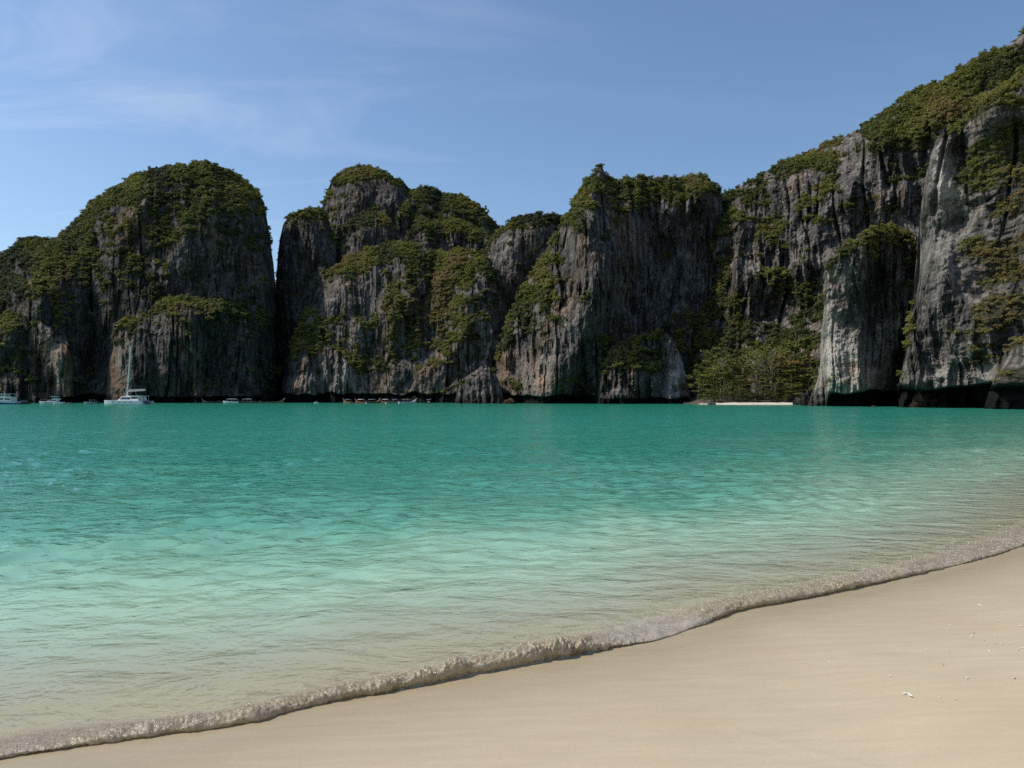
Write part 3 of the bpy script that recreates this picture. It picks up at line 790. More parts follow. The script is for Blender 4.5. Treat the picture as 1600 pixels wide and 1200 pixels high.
massif('right_cliff', 'sunlit grey cliff at the right edge with dry grass and an undercut foot',
       [(1400, 640), (1404, 600), (1412, 560), (1420, 500), (1428, 440), (1434, 370), (1440, 310), (1446, 272), (1455, 236), (1464, 210), (1478, 203), (1495, 196), (1512, 176), (1530, 152), (1555, 138), (1580, 122), (1600, 104), (1700, 60), (2000, 20), (2500, 80), (2800, 300)],
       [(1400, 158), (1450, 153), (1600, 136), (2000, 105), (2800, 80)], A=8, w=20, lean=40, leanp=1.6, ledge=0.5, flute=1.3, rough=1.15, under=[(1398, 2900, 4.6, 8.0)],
       bumps=[(1462, 280, 16, 70, -4), (1500, 240, 18, 40, 5), (1520, 520, 60, 40, -4), (1550, 170, 24, 34, -5), (1475, 430, 14, 60, -2.5), (1440, 420, 8, 120, 2)],
       veg=0.40, vegtop=1.0, vegblobs=[(1490, 200, 22, 22, .9), (1545, 150, 60, 26, .6), (1585, 200, 30, 40, .6), (1565, 265, 50, 46, 1.0), (1590, 340, 40, 50, .8), (1520, 290, 16, 20, .6), (1480, 390, 12, 18, .6), (1530, 400, 30, 26, .55), (1465, 490, 14, 12, .8), (1520, 530, 40, 40, .7), (1575, 490, 40, 60, .9), (1500, 560, 60, 16, .35), (1420, 510, 8, 50, .8), (1545, 330, 20, 16, .5), (1540, 440, 20, 14, .4)],
       bare=[(1455, 320, 30, 100, .7), (1470, 440, 50, 60, .35), (1520, 450, 30, 40, .3), (1470, 590, 60, 14, .9), (1560, 590, 60, 10, .8)],
       tints=[(1575, 275, 55, 60, .5), (1530, 520, 45, 45, .5), (1590, 400, 40, 60, .35), (1575, 500, 30, 40, .3), (1420, 510, 10, 50, .3), (1540, 560, 40, 14, .3)],
       pale=[(1470, 270, 16, 40, .8), (1485, 300, 20, 30, .5), (1470, 380, 40, 80, .35), (1500, 590, 100, 20, .45)], rust=[(1490, 310, 14, 30, .35), (1500, 603, 20, 5, .5)], tint0=0.36, seed=361, key='right', tone=1.1, ls=0.75, dens=0.22, rscale=0.62, step=1.6)
massif('corner_crag', 'dark layered crag at the right edge overhanging the water',
       [(1535, 640), (1548, 600), (1560, 574), (1570, 548), (1580, 530), (1600, 522), (1700, 505), (2000, 470), (2500, 420), (2900, 440)],
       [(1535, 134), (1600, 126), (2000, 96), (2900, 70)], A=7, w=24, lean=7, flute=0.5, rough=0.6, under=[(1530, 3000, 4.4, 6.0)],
       veg=0.2, vegtop=0.7, tint0=0.45, seed=381, key='right', tone=1.1, ls=0.55, rscale=0.6, step=1.5)
massif('rock_pillar', 'tall free standing rock pillar with a leafy cap, lit on its left side',
       [(1258, 640), (1264, 622), (1271, 590), (1277, 560), (1283, 520), (1288, 470), (1292, 425), (1297, 405), (1312, 391), (1330, 374), (1345, 362), (1365, 352), (1385, 349), (1405, 353), (1424, 360), (1431, 380), (1436, 470), (1440, 640)],
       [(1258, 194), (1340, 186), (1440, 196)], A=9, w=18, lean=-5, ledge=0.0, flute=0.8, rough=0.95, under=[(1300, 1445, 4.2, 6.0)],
       bumps=[(1325, 600, 34, 50, -6.5), (1305, 540, 16, 60, -2.5), (1375, 450, 40, 90, 1.5), (1350, 610, 14, 40, -2)],
       veg=-0.3, vegtop=1.6, vegblobs=[(1365, 362, 36, 12, 1.6), (1400, 372, 30, 12, 1.6), (1318, 390, 18, 12, 1.6), (1420, 430, 14, 40, .8), (1300, 405, 8, 10, 1.0)], bare=[(1340, 520, 60, 100, 0.6)],
       pale=[(1300, 560, 22, 90, .75), (1335, 570, 36, 45, .9), (1292, 470, 8, 60, .7), (1360, 600, 20, 25, .6)], rust=[(1328, 575, 20, 12, .8), (1350, 600, 20, 20, .35)], tints=[(1340, 375, 60, 20, .12)], tint0=0.36, seed=401, key='pillar', tone=1.15, ls=0.62, macro=0.5, dens=0.4, rscale=0.62, step=1.3)

# ------------------------------------------------------------------ scrub
def bush_mesh(name, seed, mat, n=300, flat=0.75, leaf=0.2, lobes=7):
    r = np.random.default_rng(seed)
    cen = r.normal(0, 0.42, (lobes, 3)); cen[:, 2] = np.abs(cen[:, 2]) * 0.8 + 0.05
    rad = 0.30 + 0.28 * r.random(lobes)
    k = r.integers(0, lobes, n)
    d = r.normal(0, 1, (n, 3)); d /= np.linalg.norm(d, axis=1)[:, None]
    d[:, 2] = np.where(r.random(n) < 0.65, np.abs(d[:, 2]), d[:, 2])
    p = cen[k] + d * (rad[k] * (0.72 + 0.36 * r.random(n)))[:, None]
    p[:, 2] *= flat
    nrm = d * 0.9 + r.normal(0, 0.55, (n, 3)) + np.array([0, 0, 0.45])
    nrm /= np.linalg.norm(nrm, axis=1)[:, None]
    t = np.cross(nrm, r.normal(0, 1, (n, 3))); t /= np.linalg.norm(t, axis=1)[:, None]
    b = np.cross(nrm, t)
    s = leaf * (0.6 + 0.8 * r.random(n))
    co = np.stack([p - t * s[:, None] * 0.9, p + b * s[:, None] * 0.5 , p + t * s[:, None] * 0.9 + nrm * (s * 0.3)[:, None], p - b * s[:, None] * 0.5], 1)
    lf = np.repeat(r.random(n), 4)
    o = mesh_np(name, co, np.arange(4 * n).reshape(-1, 4), mat, False, {'leaf': lf}, link=False)
    return o

src = bpy.data.collections.new('scrub_sources')
NVAR = 6
variants = [bush_mesh('scrub_clump', 50 + i, M_LEAF, 280, 0.62 + 0.09 * (i % 4), 0.17 + 0.02 * (i % 3), 6 + i % 3) for i in range(NVAR)]
for v_ in variants: src.objects.link(v_)

def scrub_group():
    ng = bpy.data.node_groups.new('scrub_scatter', 'GeometryNodeTree')
    ng.interface.new_socket(name='Geometry', in_out='INPUT', socket_type='NodeSocketGeometry')
    ng.interface.new_socket(name='Geometry', in_out='OUTPUT', socket_type='NodeSocketGeometry')
    N_, L_ = ng.nodes, ng.links
    gi = N_.new('NodeGroupInput'); go = N_.new('NodeGroupOutput')
    ci = N_.new('GeometryNodeCollectionInfo'); ci.inputs['Collection'].default_value = src
    ci.inputs['Separate Children'].default_value = True; ci.inputs['Reset Children'].default_value = True
    ip = N_.new('GeometryNodeInstanceOnPoints'); ip.inputs['Pick Instance'].default_value = True
    def na(name, typ):
        x = N_.new('GeometryNodeInputNamedAttribute'); x.data_type = typ; x.inputs['Name'].default_value = name
        return x.outputs['Attribute']
    L_.new(gi.outputs[0], ip.inputs['Points']); L_.new(ci.outputs[0], ip.inputs['Instance'])
    L_.new(na('variant', 'INT'), ip.inputs['Instance Index'])
    L_.new(na('rot', 'FLOAT_VECTOR'), ip.inputs['Rotation']); L_.new(na('scl', 'FLOAT_VECTOR'), ip.inputs['Scale'])
    L_.new(ip.outputs[0], go.inputs[0])
    return ng
NG = scrub_group()

LAB = {
 'dome': ('dark green scrub covering the ledges and top of the left dome', 'dark green bush growing on the rock of the left dome', 'bushes on the left dome'),
 'ridge': ('dark scrub on the rounded ridge behind the narrow gap', 'dark bush growing on the rounded ridge behind the gap', 'bushes on the back ridge'),
 'middle': ('olive and tan scrub over the slopes of the middle cliff', 'olive bush growing on the broad grey middle cliff', 'bushes on the middle cliff'),
 'pointed': ('green scrub along the ridge of the pointed central cliff', 'green bush clinging to the tall pointed central cliff', 'bushes on the pointed cliff'),
 'knoll': ('grassy green growth on the low knoll by the cove', 'green bush on the low rocky knoll by the cove', 'bushes on the knoll'),
 'slope': ('dense green scrub over the long slope rising to the right', 'green bush on the long steep slope rising to the right', 'bushes on the long right slope'),
 'right': ('dry tan grass and green scrub on the sunlit right edge cliff', 'scrubby bush on the sunlit grey cliff at the right edge', 'bushes on the right edge cliff'),
 'pillar': ('yellow green leafy growth capping the rock pillar', 'yellow green bush growing on top of the rock pillar', 'bushes capping the rock pillar'),
}
allv = {}
for k, p, r, t, pp in VEG:
    allv.setdefault(k, []).append((p, r, t, pp))
for k in allv:
    allv[k] = tuple(np.concatenate([a[i] for a in allv[k]]) for i in range(4))
# the largest-looking ones become bushes of their own
cand = []
for k, (p, r, t, pp) in allv.items():
    ok = (pp[:, 0] > 4) & (pp[:, 0] < 1596) & (pp[:, 1] > 4) & (pp[:, 1] < 628)
    sc_ = np.where(ok, r / p[:, 1], 0)
    cand += [(s_, k, i) for i, s_ in enumerate(sc_) if s_ > 0]
cand.sort(reverse=True)
quota = {'dome': 36, 'ridge': 18, 'middle': 36, 'pointed': 36, 'knoll': 10, 'slope': 60, 'right': 50, 'pillar': 24}
chosen = {k: [] for k in allv}
for s_, k, i in cand:
    if len(chosen[k]) < quota[k]: chosen[k].append(i)
BT = 8
WHERE = {'dome': 'the rounded left dome', 'ridge': 'the ridge behind the narrow gap', 'middle': 'the broad middle cliff', 'pointed': 'the pointed central cliff',
         'knoll': 'the low knoll by the cove', 'slope': 'the long slope rising to the right', 'right': 'the sunlit cliff at the right edge', 'pillar': 'the free standing rock pillar'}
ZTOP = {'dome': 108, 'ridge': 135, 'middle': 88, 'pointed': 92, 'knoll': 26, 'slope': 140, 'right': 62, 'pillar': 46}
bush_bank = {}
def bush_variant(vi, tb):
    key = (vi, tb)
    if key not in bush_bank:
        o = bush_mesh('bush', 50 + vi, M_LEAF_OBJ, 340, 0.66 + 0.09 * (vi % 4), 0.16, 7)
        a = o.data.attributes.new('tint', 'FLOAT', 'POINT')
        a.data.foreach_set('value', np.full(len(o.data.vertices), (tb + 0.5) / BT, np.float32))
        bush_bank[key] = o
    return bush_bank[key]
for k, (p, r, t, pp) in allv.items():
    keep = np.ones(len(r), bool); keep[chosen[k]] = False
    for i in chosen[k]:
        proto = bush_variant(random.randrange(4), int(min(BT - 1, t[i] * BT)))
        o = proto.copy()
        o.name = 'bush'
        o.location = p[i]; sc_ = float(r[i]) * 0.95
        o.scale = (sc_, sc_, sc_ * random.uniform(0.8, 1.15)); o.rotation_euler = (random.uniform(-.2, .2), random.uniform(-.2, .2), random.uniform(0, 6.28))
        COL.objects.link(o)
        tn = 'dark green' if t[i] < .24 else 'olive green' if t[i] < .46 else 'yellow green' if t[i] < .64 else 'dry tan'
        hz_ = p[i][2] / ZTOP[k]
        zn = 'low on' if hz_ < .33 else 'halfway up' if hz_ < .68 else 'high on'
        lab = '%s bush growing %s %s' % (tn, zn, WHERE[k])
        tag(o, lab, 'bush', lab.replace(' bush', ' bushes'))
    p, r, t = p[keep], r[keep], t[keep]
    n = len(r)
    me = bpy.data.meshes.new('scrub'); me.vertices.add(n); me.vertices.foreach_set('co', p.astype(np.float32).ravel())
    rr = np.random.default_rng(len(k) + n)
    rot = np.stack([rr.uniform(-.35, .35, n), rr.uniform(-.35, .35, n), rr.uniform(0, 6.28, n)], -1)
    scl = np.stack([r * rr.uniform(.85, 1.2, n), r * rr.uniform(.85, 1.2, n), r * rr.uniform(.75, 1.2, n)], -1)
    for nm, typ, val in (('rot', 'FLOAT_VECTOR', rot), ('scl', 'FLOAT_VECTOR', scl)):
        a = me.attributes.new(nm, typ, 'POINT'); a.data.foreach_set('vector', val.astype(np.float32).ravel())
    a = me.attributes.new('tint', 'FLOAT', 'POINT'); a.data.foreach_set('value', t.astype(np.float32))
    a = me.attributes.new('variant', 'INT', 'POINT'); a.data.foreach_set('value', rr.integers(0, NVAR, n).astype(np.int32))
    o = bpy.data.objects.new('scrub', me); COL.objects.link(o)
    md = o.modifiers.new('scatter', 'NODES'); md.node_group = NG
    tag(o, LAB[k][0], kind='stuff')
    print('scrub', k, n)

# ------------------------------------------------------------------ cove: small white beach and ground under the trees
def make_cove():
    xs = np.linspace(1068, 1290, 120); yy = np.concatenate([np.linspace(228, 250, 40), np.linspace(251, 300, 20)])
    A, Y = np.meshgrid((xs - 800) / F, yy); X = A * Y
    PXc = np.broadcast_to(xs[None], X.shape)
    edge = 238 + 9.0 * sstep(1165, 1085, PXc) + 1.2 * perlin(PXc / 18, PXc * 0, 3)
    t = Y - edge
    z = np.where(t < 0, t * 0.12, 0.42 * sstep(0, 6, t) + 0.06 * np.maximum(t - 3, 0)) + 0.12 * fbm(X / 2.5, Y / 2.5, 7, 3) * sstep(3, 8, t)
    z = z - 1.6 * (1 - sstep(1072, 1105, PXc)) - 1.5 * sstep(1262, 1286, PXc)
    sandy = 1 - sstep(5.0, 8.0, t + 1.2 * perlin(X / 2, Y / 2, 4))
    m, nt, out = new_mat('cove_sand'); b = NB(nt)
    geo = b.n('ShaderNodeNewGeometry'); p = b.n('ShaderNodeBsdfPrincipled')
    n1 = b.noise(geo.outputs['Position'], 0.8, 5, 0.6)
    sd_ = b.mix(b.rng(n1, 0.35, 0.65, 0, 1), (0.66, 0.60, 0.49), (0.55, 0.48, 0.37))
    gd = b.mix(b.rng(n1, 0.35, 0.65, 0, 1), (0.05, 0.045, 0.028), (0.10, 0.085, 0.05))
    b.l(b.mix(b.attr('sandy').outputs['Fac'], gd, sd_), p.inputs['Base Color']); p.inputs['Roughness'].default_value = 0.9
    b.l(p.outputs[0], out.inputs[0])
    o = mesh_np('cove_beach', np.stack([X, Y, z], -1), grid_faces(*X.shape), m, True, {'sandy': sandy})
    tag(o, 'small strip of white sand under the trees in the cove', kind='structure')
make_cove()

# ------------------------------------------------------------------ trees in the cove
def tube_to(V, Fc, pts, rads, n=5):
    b0 = len(V)
    for i, (p, r) in enumerate(zip(pts, rads)):
        d = (pts[min(i + 1, len(pts) - 1)] - pts[max(i - 1, 0)]).normalized()
        a = d.orthogonal().normalized(); c = d.cross(a)
        for k in range(n):
            th = 2 * math.pi * k / n
            V.append(p + (a * math.cos(th) + c * math.sin(th)) * r)
    for i in range(len(pts) - 1):
        for k in range(n):
            k2 = (k + 1) % n
            Fc.append((b0 + i * n + k, b0 + i * n + k2, b0 + (i + 1) * n + k2, b0 + (i + 1) * n + k))

def make_tree(kind, seed, height):
    r = random.Random(seed); g = np.random.default_rng(seed)
    V, Fc = [], []
    lean = Vector((r.uniform(-.10, .10), r.uniform(-.08, .02), 0))
    def tp(t): return Vector((lean.x * height * t * t + 0.15 * math.sin(t * 5 + seed), lean.y * height * t * t, height * t))
    tr = height * 0.017
    ts = [i / 8 for i in range(9)]
    tube_to(V, Fc, [tp(t * 0.94) - Vector((0, 0, 0.4 if t == 0 else 0)) for t in ts], [tr * (1.35 - 1.15 * t) + 0.012 for t in ts], 7)
    leaves, lt = [], []
    nl = {'tier': 10, 'orange': 11, 'bare': 26, 'bushy': 15, 'slim': 12}[kind]
    t0 = {'tier': 0.22, 'orange': 0.25, 'bare': 0.38, 'bushy': 0.25, 'slim': 0.55}[kind]
    for i in range(nl):
        t = t0 + (0.95 - t0) * (i + r.random() * 0.6) / nl
        az = i * 2.399 + r.uniform(-.4, .4)
        reach = height * {'tier': .34, 'orange': .34, 'bare': .30, 'bushy': .27, 'slim': .16}[kind] * (1.05 - 0.62 * ((t - t0) / (1 - t0)) ** 1.6) * r.uniform(.7, 1.1)
        up = {'tier': .16, 'orange': .18, 'bare': .75, 'bushy': .4, 'slim': .5}[kind] * reach
        s = tp(t * 0.94); d = Vector((math.cos(az), math.sin(az), 0))
        pts = [s, s + d * reach * .35 + Vector((0, 0, up * .55)), s + d * reach * .7 + Vector((r.uniform(-.2, .2), r.uniform(-.2, .2), up * .85)), s + d * reach + Vector((0, 0, up))]
        tube_to(V, Fc, pts, [tr * .42, tr * .3, tr * .2, tr * .09], 4)
        for q in range(4):      # twigs
            a2 = az + r.uniform(-1.2, 1.2); b_ = pts[1].lerp(pts[3], r.random()); e = b_ + Vector((math.cos(a2), math.sin(a2), r.uniform(.1, .9 if kind == 'bare' else .35))) * reach * r.uniform(.25, .45)
            tube_to(V, Fc, [b_, b_.lerp(e, .55) + Vector((0, 0, .08)), e], [tr * .16, tr * .10, tr * .04], 3)
            nn = {'tier': 44, 'orange': 44, 'bare': 9, 'bushy': 26, 'slim': 22}[kind]
            sp = {'tier': (.95, .95, .07), 'orange': (.95, .95, .08), 'bare': (.5, .5, .35), 'bushy': (.75, .75, .5), 'slim': (.6, .6, .5)}[kind]
            c = b_.lerp(e, .7)
            pp = np.array(c)[None] + g.normal(0, 1, (nn, 3)) * np.array(sp)[None] * reach * .24
            leaves.append(pp)
            base_t = {'tier': .36 + r.uniform(-.16, .2), 'orange': .46 + 0.55 * (t > .66), 'bare': .50, 'bushy': .30 + r.uniform(-.1, .1), 'slim': .38}[kind]
            lt.append(np.full(nn, base_t) + g.normal(0, .09, nn))
    P = np.concatenate(leaves); T = np.clip(np.concatenate(lt), 0, 1); n = len(P)
    nrm = g.normal(0, .55, (n, 3)) + np.array([0, 0, 1.0 if kind in ('tier', 'orange') else .6]); nrm /= np.linalg.norm(nrm, axis=1)[:, None]
    tt = np.cross(nrm, g.normal(0, 1, (n, 3))); tt /= np.linalg.norm(tt, axis=1)[:, None]; bb = np.cross(nrm, tt)
    s = (0.27 if kind != 'bare' else .2) * (0.6 + .8 * g.random(n))
    co = np.stack([P - tt * s[:, None], P + bb * s[:, None] * .55, P + tt * s[:, None] * .9, P - bb * s[:, None] * .55], 1)
    crown = mesh_np('crown', co, np.arange(4 * n).reshape(-1, 4), M_LEAF_OBJ, False, {'tint': np.repeat(T, 4), 'leaf': np.repeat(g.random(n), 4)}, link=False)
    trunk = pyobj('trunk', V, Fc, M_PALEBARK if kind in ('bare', 'slim') else M_BARK, smooth=True, link=False)
    return trunk, crown

tree_bank = {k: [make_tree(k, s, 12.0) for s in ss] for k, ss in
             {'tier': (3, 4, 5), 'bare': (11, 12), 'bushy': (21, 22, 23), 'orange': (31,), 'slim': (41, 42)}.items()}
# kind, px, distance, top row, label
TREES = [
 ('bushy', 1092, 268, 560, None), ('tier', 1100, 252, 588, 'low tiered tree nearest the knoll at the dark left end of the cove'), ('tier', 1116, 258, 562, None), ('bare', 1126, 264, 552, 'thin branched brownish tree left of the middle of the cove'),
 ('bushy', 1136, 250, 592, None), ('tier', 1146, 262, 548, None), ('slim', 1131, 255, 565, 'slim pale stemmed tree with a small crown in the cove'), ('bushy', 1158, 268, 540, None), ('tier', 1160, 252, 582, None),
 ('bare', 1181, 260, 541, 'bare grey tree with fanning pale branches behind the small beach'), ('bare', 1206, 266, 537, 'second bare fan branched tree, just left of the orange crown'), ('tier', 1186, 251, 588, None), ('bushy', 1172, 249, 606, None),
 ('tier', 1206, 253, 574, None), ('orange', 1238, 258, 546, 'tree with an orange crown above green tiers beside the rock pillar'), ('tier', 1222, 250, 590, None), ('tier', 1254, 256, 562, None), ('tier', 1243, 248, 592, None),
 ('slim', 1264, 254, 570, 'thin stemmed tree leaning against the foot of the rock pillar'), ('bushy', 1209, 248, 612, None), ('bushy', 1228, 247, 614, None), ('bushy', 1150, 248, 608, None), ('bushy', 1112, 249, 604, None),
 ('bushy', 1240, 270, 530, None), ('bushy', 1200, 274, 522, None), ('bushy', 1120, 274, 535, None), ('tier', 1268, 262, 548, None)]
GEN = {'tier': ('green tree with flat tiers of leaves behind the small cove beach', 'tiered trees in the cove'),
       'bushy': ('dense leafy green tree among the trees of the cove', 'bushy trees in the cove')}
used_t = {}
for q in range(17):
    TREES.append(('bushy', 1092 + q * 10.3 + random.uniform(-4, 4), 248.5 + random.uniform(-1, 2.5), 611 + random.uniform(-7, 9), 'low leafy shrub at the back edge of the small cove beach'))
for i, (k, px_, D_, top, lab) in enumerate(TREES):
    bank = tree_bank[k]; tr_, cr_ = bank[used_t.get(k, 0) % len(bank)]; used_t[k] = used_t.get(k, 0) + 1
    shrub = bool(lab) and 'shrub' in lab
    root = bpy.data.objects.new('cove_shrub' if shrub else 'cove_tree', None); COL.objects.link(root)
    t_ = D_ - 240; zb = 0.42 + 0.06 * max(t_ - 3, 0)
    root.location = ((px_ - 800) / F * D_, D_, zb)
    hgt = EYE + (HOR - top) / F * D_ - zb
    f_ = hgt / 12.6
    root.scale = (f_ * random.uniform(.95, 1.15) if hgt > 6 else f_ * 1.4, f_ * 1.05 if hgt > 6 else f_ * 1.4, f_); root.rotation_euler = (0, 0, random.uniform(0, 6.28))
    for src_o in (tr_, cr_):
        c_ = src_o.copy(); COL.objects.link(c_); c_.parent = root
    tag(root, lab or GEN[k][0], 'shrub' if shrub else 'tree', 'shrubs behind the cove beach' if shrub else GEN[k][1] if not lab else None)

# ------------------------------------------------------------------ boulders
M_BROWNROCK = rock_mat('brown_rock', (0.05, 0.03, 0.02), (0.16, 0.095, 0.06), (0.30, 0.19, 0.13))
M_WHITEROCK = rock_mat('pale_rock', (0.25, 0.24, 0.22), (0.45, 0.43, 0.40), (0.62, 0.60, 0.56))
def boulder(px0, px1, top, D_, mat, label, seed, dz=0.6):
    me = bmesh.new(); bmesh.ops.create_icosphere(me, subdivisions=4, radius=1.0)
    V_ = np.array([v.co[:] for v in me.verts])
    n1 = fbm(V_[:, 0] * 1.3 + V_[:, 2] * .8, V_[:, 1] * 1.3 - V_[:, 2] * .6, seed, 4, .55)
    n2 = np.round((V_[:, 0] * .7 + V_[:, 2] + fbm(V_[:, 0] * 2, V_[:, 1] * 2, seed + 3, 2) * .5) * 2.2) / 2.2
    V_ = V_ * (1 + 0.30 * n1 + 0.06 * np.sin(n2 * 5))[:, None]
    for v, c in zip(me.verts, V_): v.co = c
    m_ = bpy.data.meshes.new('boulder'); me.to_mesh(m_); me.free()
    a_ = m_.attributes.new('tone', 'FLOAT', 'POINT'); a_.data.foreach_set('value', np.ones(len(m_.vertices), np.float32)); m_.materials.append(mat)
    o = bpy.data.objects.new('boulder', m_); COL.objects.link(o)
    w = (px1 - px0) / F * D_ / 2; h = EYE + (HOR - top) / F * D_ + dz
    o.location = (((px0 + px1) / 2 - 800) / F * D_, D_, -dz * .5); o.scale = (w, w * .9, h * .9)
    tag(o, label, 'rock')
boulder(785, 806, 624, 284, M_BROWNROCK, 'brown slab of rock in the water below the pointed cliff', 3)
boulder(1239, 1256, 622, 236, M_ROCK, 'dark boulder on the right end of the small cove beach', 5)
boulder(1252, 1266, 612, 205, M_ROCK, 'jagged grey rock leaning at the foot of the rock pillar', 8)
boulder(1264, 1272, 631, 190, M_WHITEROCK, 'small white rock at the waterline by the rock pillar', 9, .3)
boulder(1424, 1456, 611, 163, M_BROWNROCK, 'large brown rock in the dark hollow under the right overhang', 12)
boulder(1452, 1468, 624, 161, M_BROWNROCK, 'smaller brown rock beside the large one under the right overhang', 14)
boulder(1360, 1369, 634.2, 166, M_WHITEROCK, 'tiny pale stone awash in front of the rock pillar', 15, .3)
boulder(1106, 1118, 629, 240, M_WHITEROCK, 'low pale stone at the left end of the cove beach', 16, .2)

# ------------------------------------------------------------------ boats
M_WHITE = simple_mat('white_gelcoat', (0.78, 0.78, 0.76), 0.3, wear=.04)
M_BLUEHULL = simple_mat('blue_hull', (0.06, 0.14, 0.34), 0.35)
M_DARKHULL = simple_mat('dark_hull', (0.03, 0.032, 0.038), 0.5)
M_GREYHULL = simple_mat('grey_hull', (0.30, 0.30, 0.30), 0.5)
M_GLASS = simple_mat('dark_glass', (0.02, 0.025, 0.03), 0.08, .8, wear=0)
M_METAL = simple_mat('alloy', (0.55, 0.55, 0.55), 0.35, metal=.8, wear=.05)
M_WOOD = simple_mat('boat_wood', (0.20, 0.12, 0.07), 0.6)
M_REDW = simple_mat('red_paint', (0.22, 0.06, 0.045), 0.6)
M_CANVAS = simple_mat('canvas', (0.62, 0.62, 0.60), 0.85, wear=.06)
M_BLUECAN = simple_mat('blue_canvas', (0.14, 0.24, 0.36), 0.85)
M_SPAR = simple_mat('white_spar', (0.70, 0.69, 0.66), 0.4, wear=.03)
M_SAIL = simple_mat('sail_cover', (0.42, 0.40, 0.36), 0.85)

def root_at(name, px_, D_, yaw, label, cat, group=None):
    o = bpy.data.objects.new(name, None); COL.objects.link(o)
    o.location = ((px_ - 800) / F * D_, D_, 0); o.rotation_euler = (0, 0, yaw)
    return tag(o, label, cat, group)

def hull_mesh(L, B, fb, ft, dr=0.4, bow=0.9, n=10, prow=0.0, rake=.06, fine=1.0):
    """stern at -L/2, bow at +L/2; freeboard fb aft, ft forward"""
    V, Fc = [], []
    for i in range(n):
        t = i / (n - 1)
        hb = B / 2 * (0.86 + .14 * min(t / .35, 1)) * (1 - max(0, (t - .45) / .55) ** (2.2 * fine)) + .02
        sh = fb + (ft - fb) * t ** 2 + prow * max(0, (t - .72) / .28) ** 2.2
        x = -L / 2 + L * t; xb = x - (rake * L * max(0, (t - .55) / .45))
        kz = -dr * (1 - max(0, (t - .7) / .3) ** 2)
        V += [Vector((x, hb, sh)), Vector((x * .5 + xb * .5, hb * .9, .15)), Vector((xb, hb * .55, -dr * .6 * (1 - .3 * t))), Vector((xb, 0, kz)),
              Vector((xb, -hb * .55, -dr * .6 * (1 - .3 * t))), Vector((x * .5 + xb * .5, -hb * .9, .15)), Vector((x, -hb, sh))]
    m_ = 7
    for i in range(n - 1):
        for k in range(m_ - 1):
            a = i * m_ + k; Fc.append((a, a + 1, a + m_ + 1, a + m_))
        Fc.append((i * m_ + 6, i * m_, (i + 1) * m_, (i + 1) * m_ + 6))   # deck
    Fc.append(tuple(range(m_)))
    return V, Fc

def prism(prof, w0, w1=None, bev=.0):
    """profile in (x,z) extruded across y; half width w0 at the bottom and w1 at the top"""
    zs = [p[1] for p in prof]; z0, z1 = min(zs), max(zs); w1 = w0 if w1 is None else w1
    V = []
    for s_ in (1, -1):
        for x, z in prof:
            f_ = (z - z0) / max(1e-6, z1 - z0); V.append(Vector((x, s_ * (w0 + (w1 - w0) * f_), z)))
    n = len(prof); Fc = [tuple(range(n)), tuple(range(2 * n - 1, n - 1, -1))]
    for i in range(n):
        j = (i + 1) % n; Fc.append((i, n + i, n + j, j))
    return V, Fc

def part(name, vf, mat, parent, off=None, smooth=False):
    V, Fc = vf
    if off is not None: V = [v + Vector(off) for v in V]
    return pyobj(name, V, Fc, mat, parent, smooth)

def bar(a, b_, r0, r1=None, n=6):
    V, Fc = [], []
    tube_to(V, Fc, [Vector(a), Vector(b_)], [r0, r1 if r1 is not None else r0], n)
    return V, Fc
def box(x0, x1, y0, y1, z0, z1): 
    V = [Vector((x, y, z)) for x in (x0, x1) for y in (y0, y1) for z in (z0, z1)]
    return V, [(0, 1, 3, 2), (4, 6, 7, 5), (0, 4, 5, 1), (2, 3, 7, 6), (0, 2, 6, 4), (1, 5, 7, 3)]

PI = math.pi
# sailing catamaran, bow to the left
t = root_at('sailing_catamaran', 200.5, 250, PI, 'white sailing catamaran with a bare tall mast, bow to the left', 'boat')
t.rotation_euler = (0, 0, PI - .12)
for s_ in (1, -1):
    V, Fc = hull_mesh(13.4, 1.7, 1.15, 1.45, .5, rake=.02, fine=1.5)
    h_ = part('hull', (V, Fc), M_WHITE, t, (0, s_ * 2.9, 0))
    for q in range(4):
        part('porthole', box(-3.6 + q * 2.1, -3.1 + q * 2.1, s_ * 2.9 - .885, s_ * 2.9 + .885, .62, .86), M_GLASS, h_)
    part('transom_step', box(-7.5, -6.5, s_ * 2.9 - .7, s_ * 2.9 + .7, .1, .45), M_WHITE, h_)
part('bridge_deck', box(-5.6, 2.2, -2.4, 2.4, .75, 1.3), M_WHITE, t)
cab = part('cabin', prism([(-5.0, 1.3), (-5.0, 2.75), (-1.0, 2.95), (1.1, 2.6), (2.3, 1.3)], 2.5, 2.0), M_WHITE, t)
part('window', prism([(-2.2, 1.75), (-2.2, 2.4), (.6, 2.45), (1.5, 1.75)], 2.46, 2.26), M_GLASS, cab)
part('window', box(-4.8, -2.6, -2.36, 2.36, 1.55, 2.5), M_GLASS, cab)
part('cockpit_roof', box(-6.2, -2.0, -2.2, 2.2, 2.78, 2.92), M_WHITE, t)
for s_ in (1, -1): part('roof_post', bar((-6.0, s_ * 1.9, 1.0), (-6.0, s_ * 1.9, 2.8), .05), M_WHITE, t)
part('mast', bar((.5, 0, 2.4), (-.9, 0, 19.2), .24, .16, 8), M_SPAR, t)
part('boom', bar((.3, 0, 4.3), (-6.3, 0, 4.75), .12), M_METAL, t)
part('furled_sail', bar((.0, 0, 4.65), (-6.1, 0, 5.0), .30, .18, 8), M_SAIL, t)
part('forestay', bar((6.0, 0, 1.4), (-.4, 0, 15.0), .035, .03, 4), M_METAL, t)
for s_ in (1, -1): part('shroud', bar((-1.2, s_ * 3.0, 1.3), (-.5, 0, 15.0), .025, .02, 4), M_METAL, t)
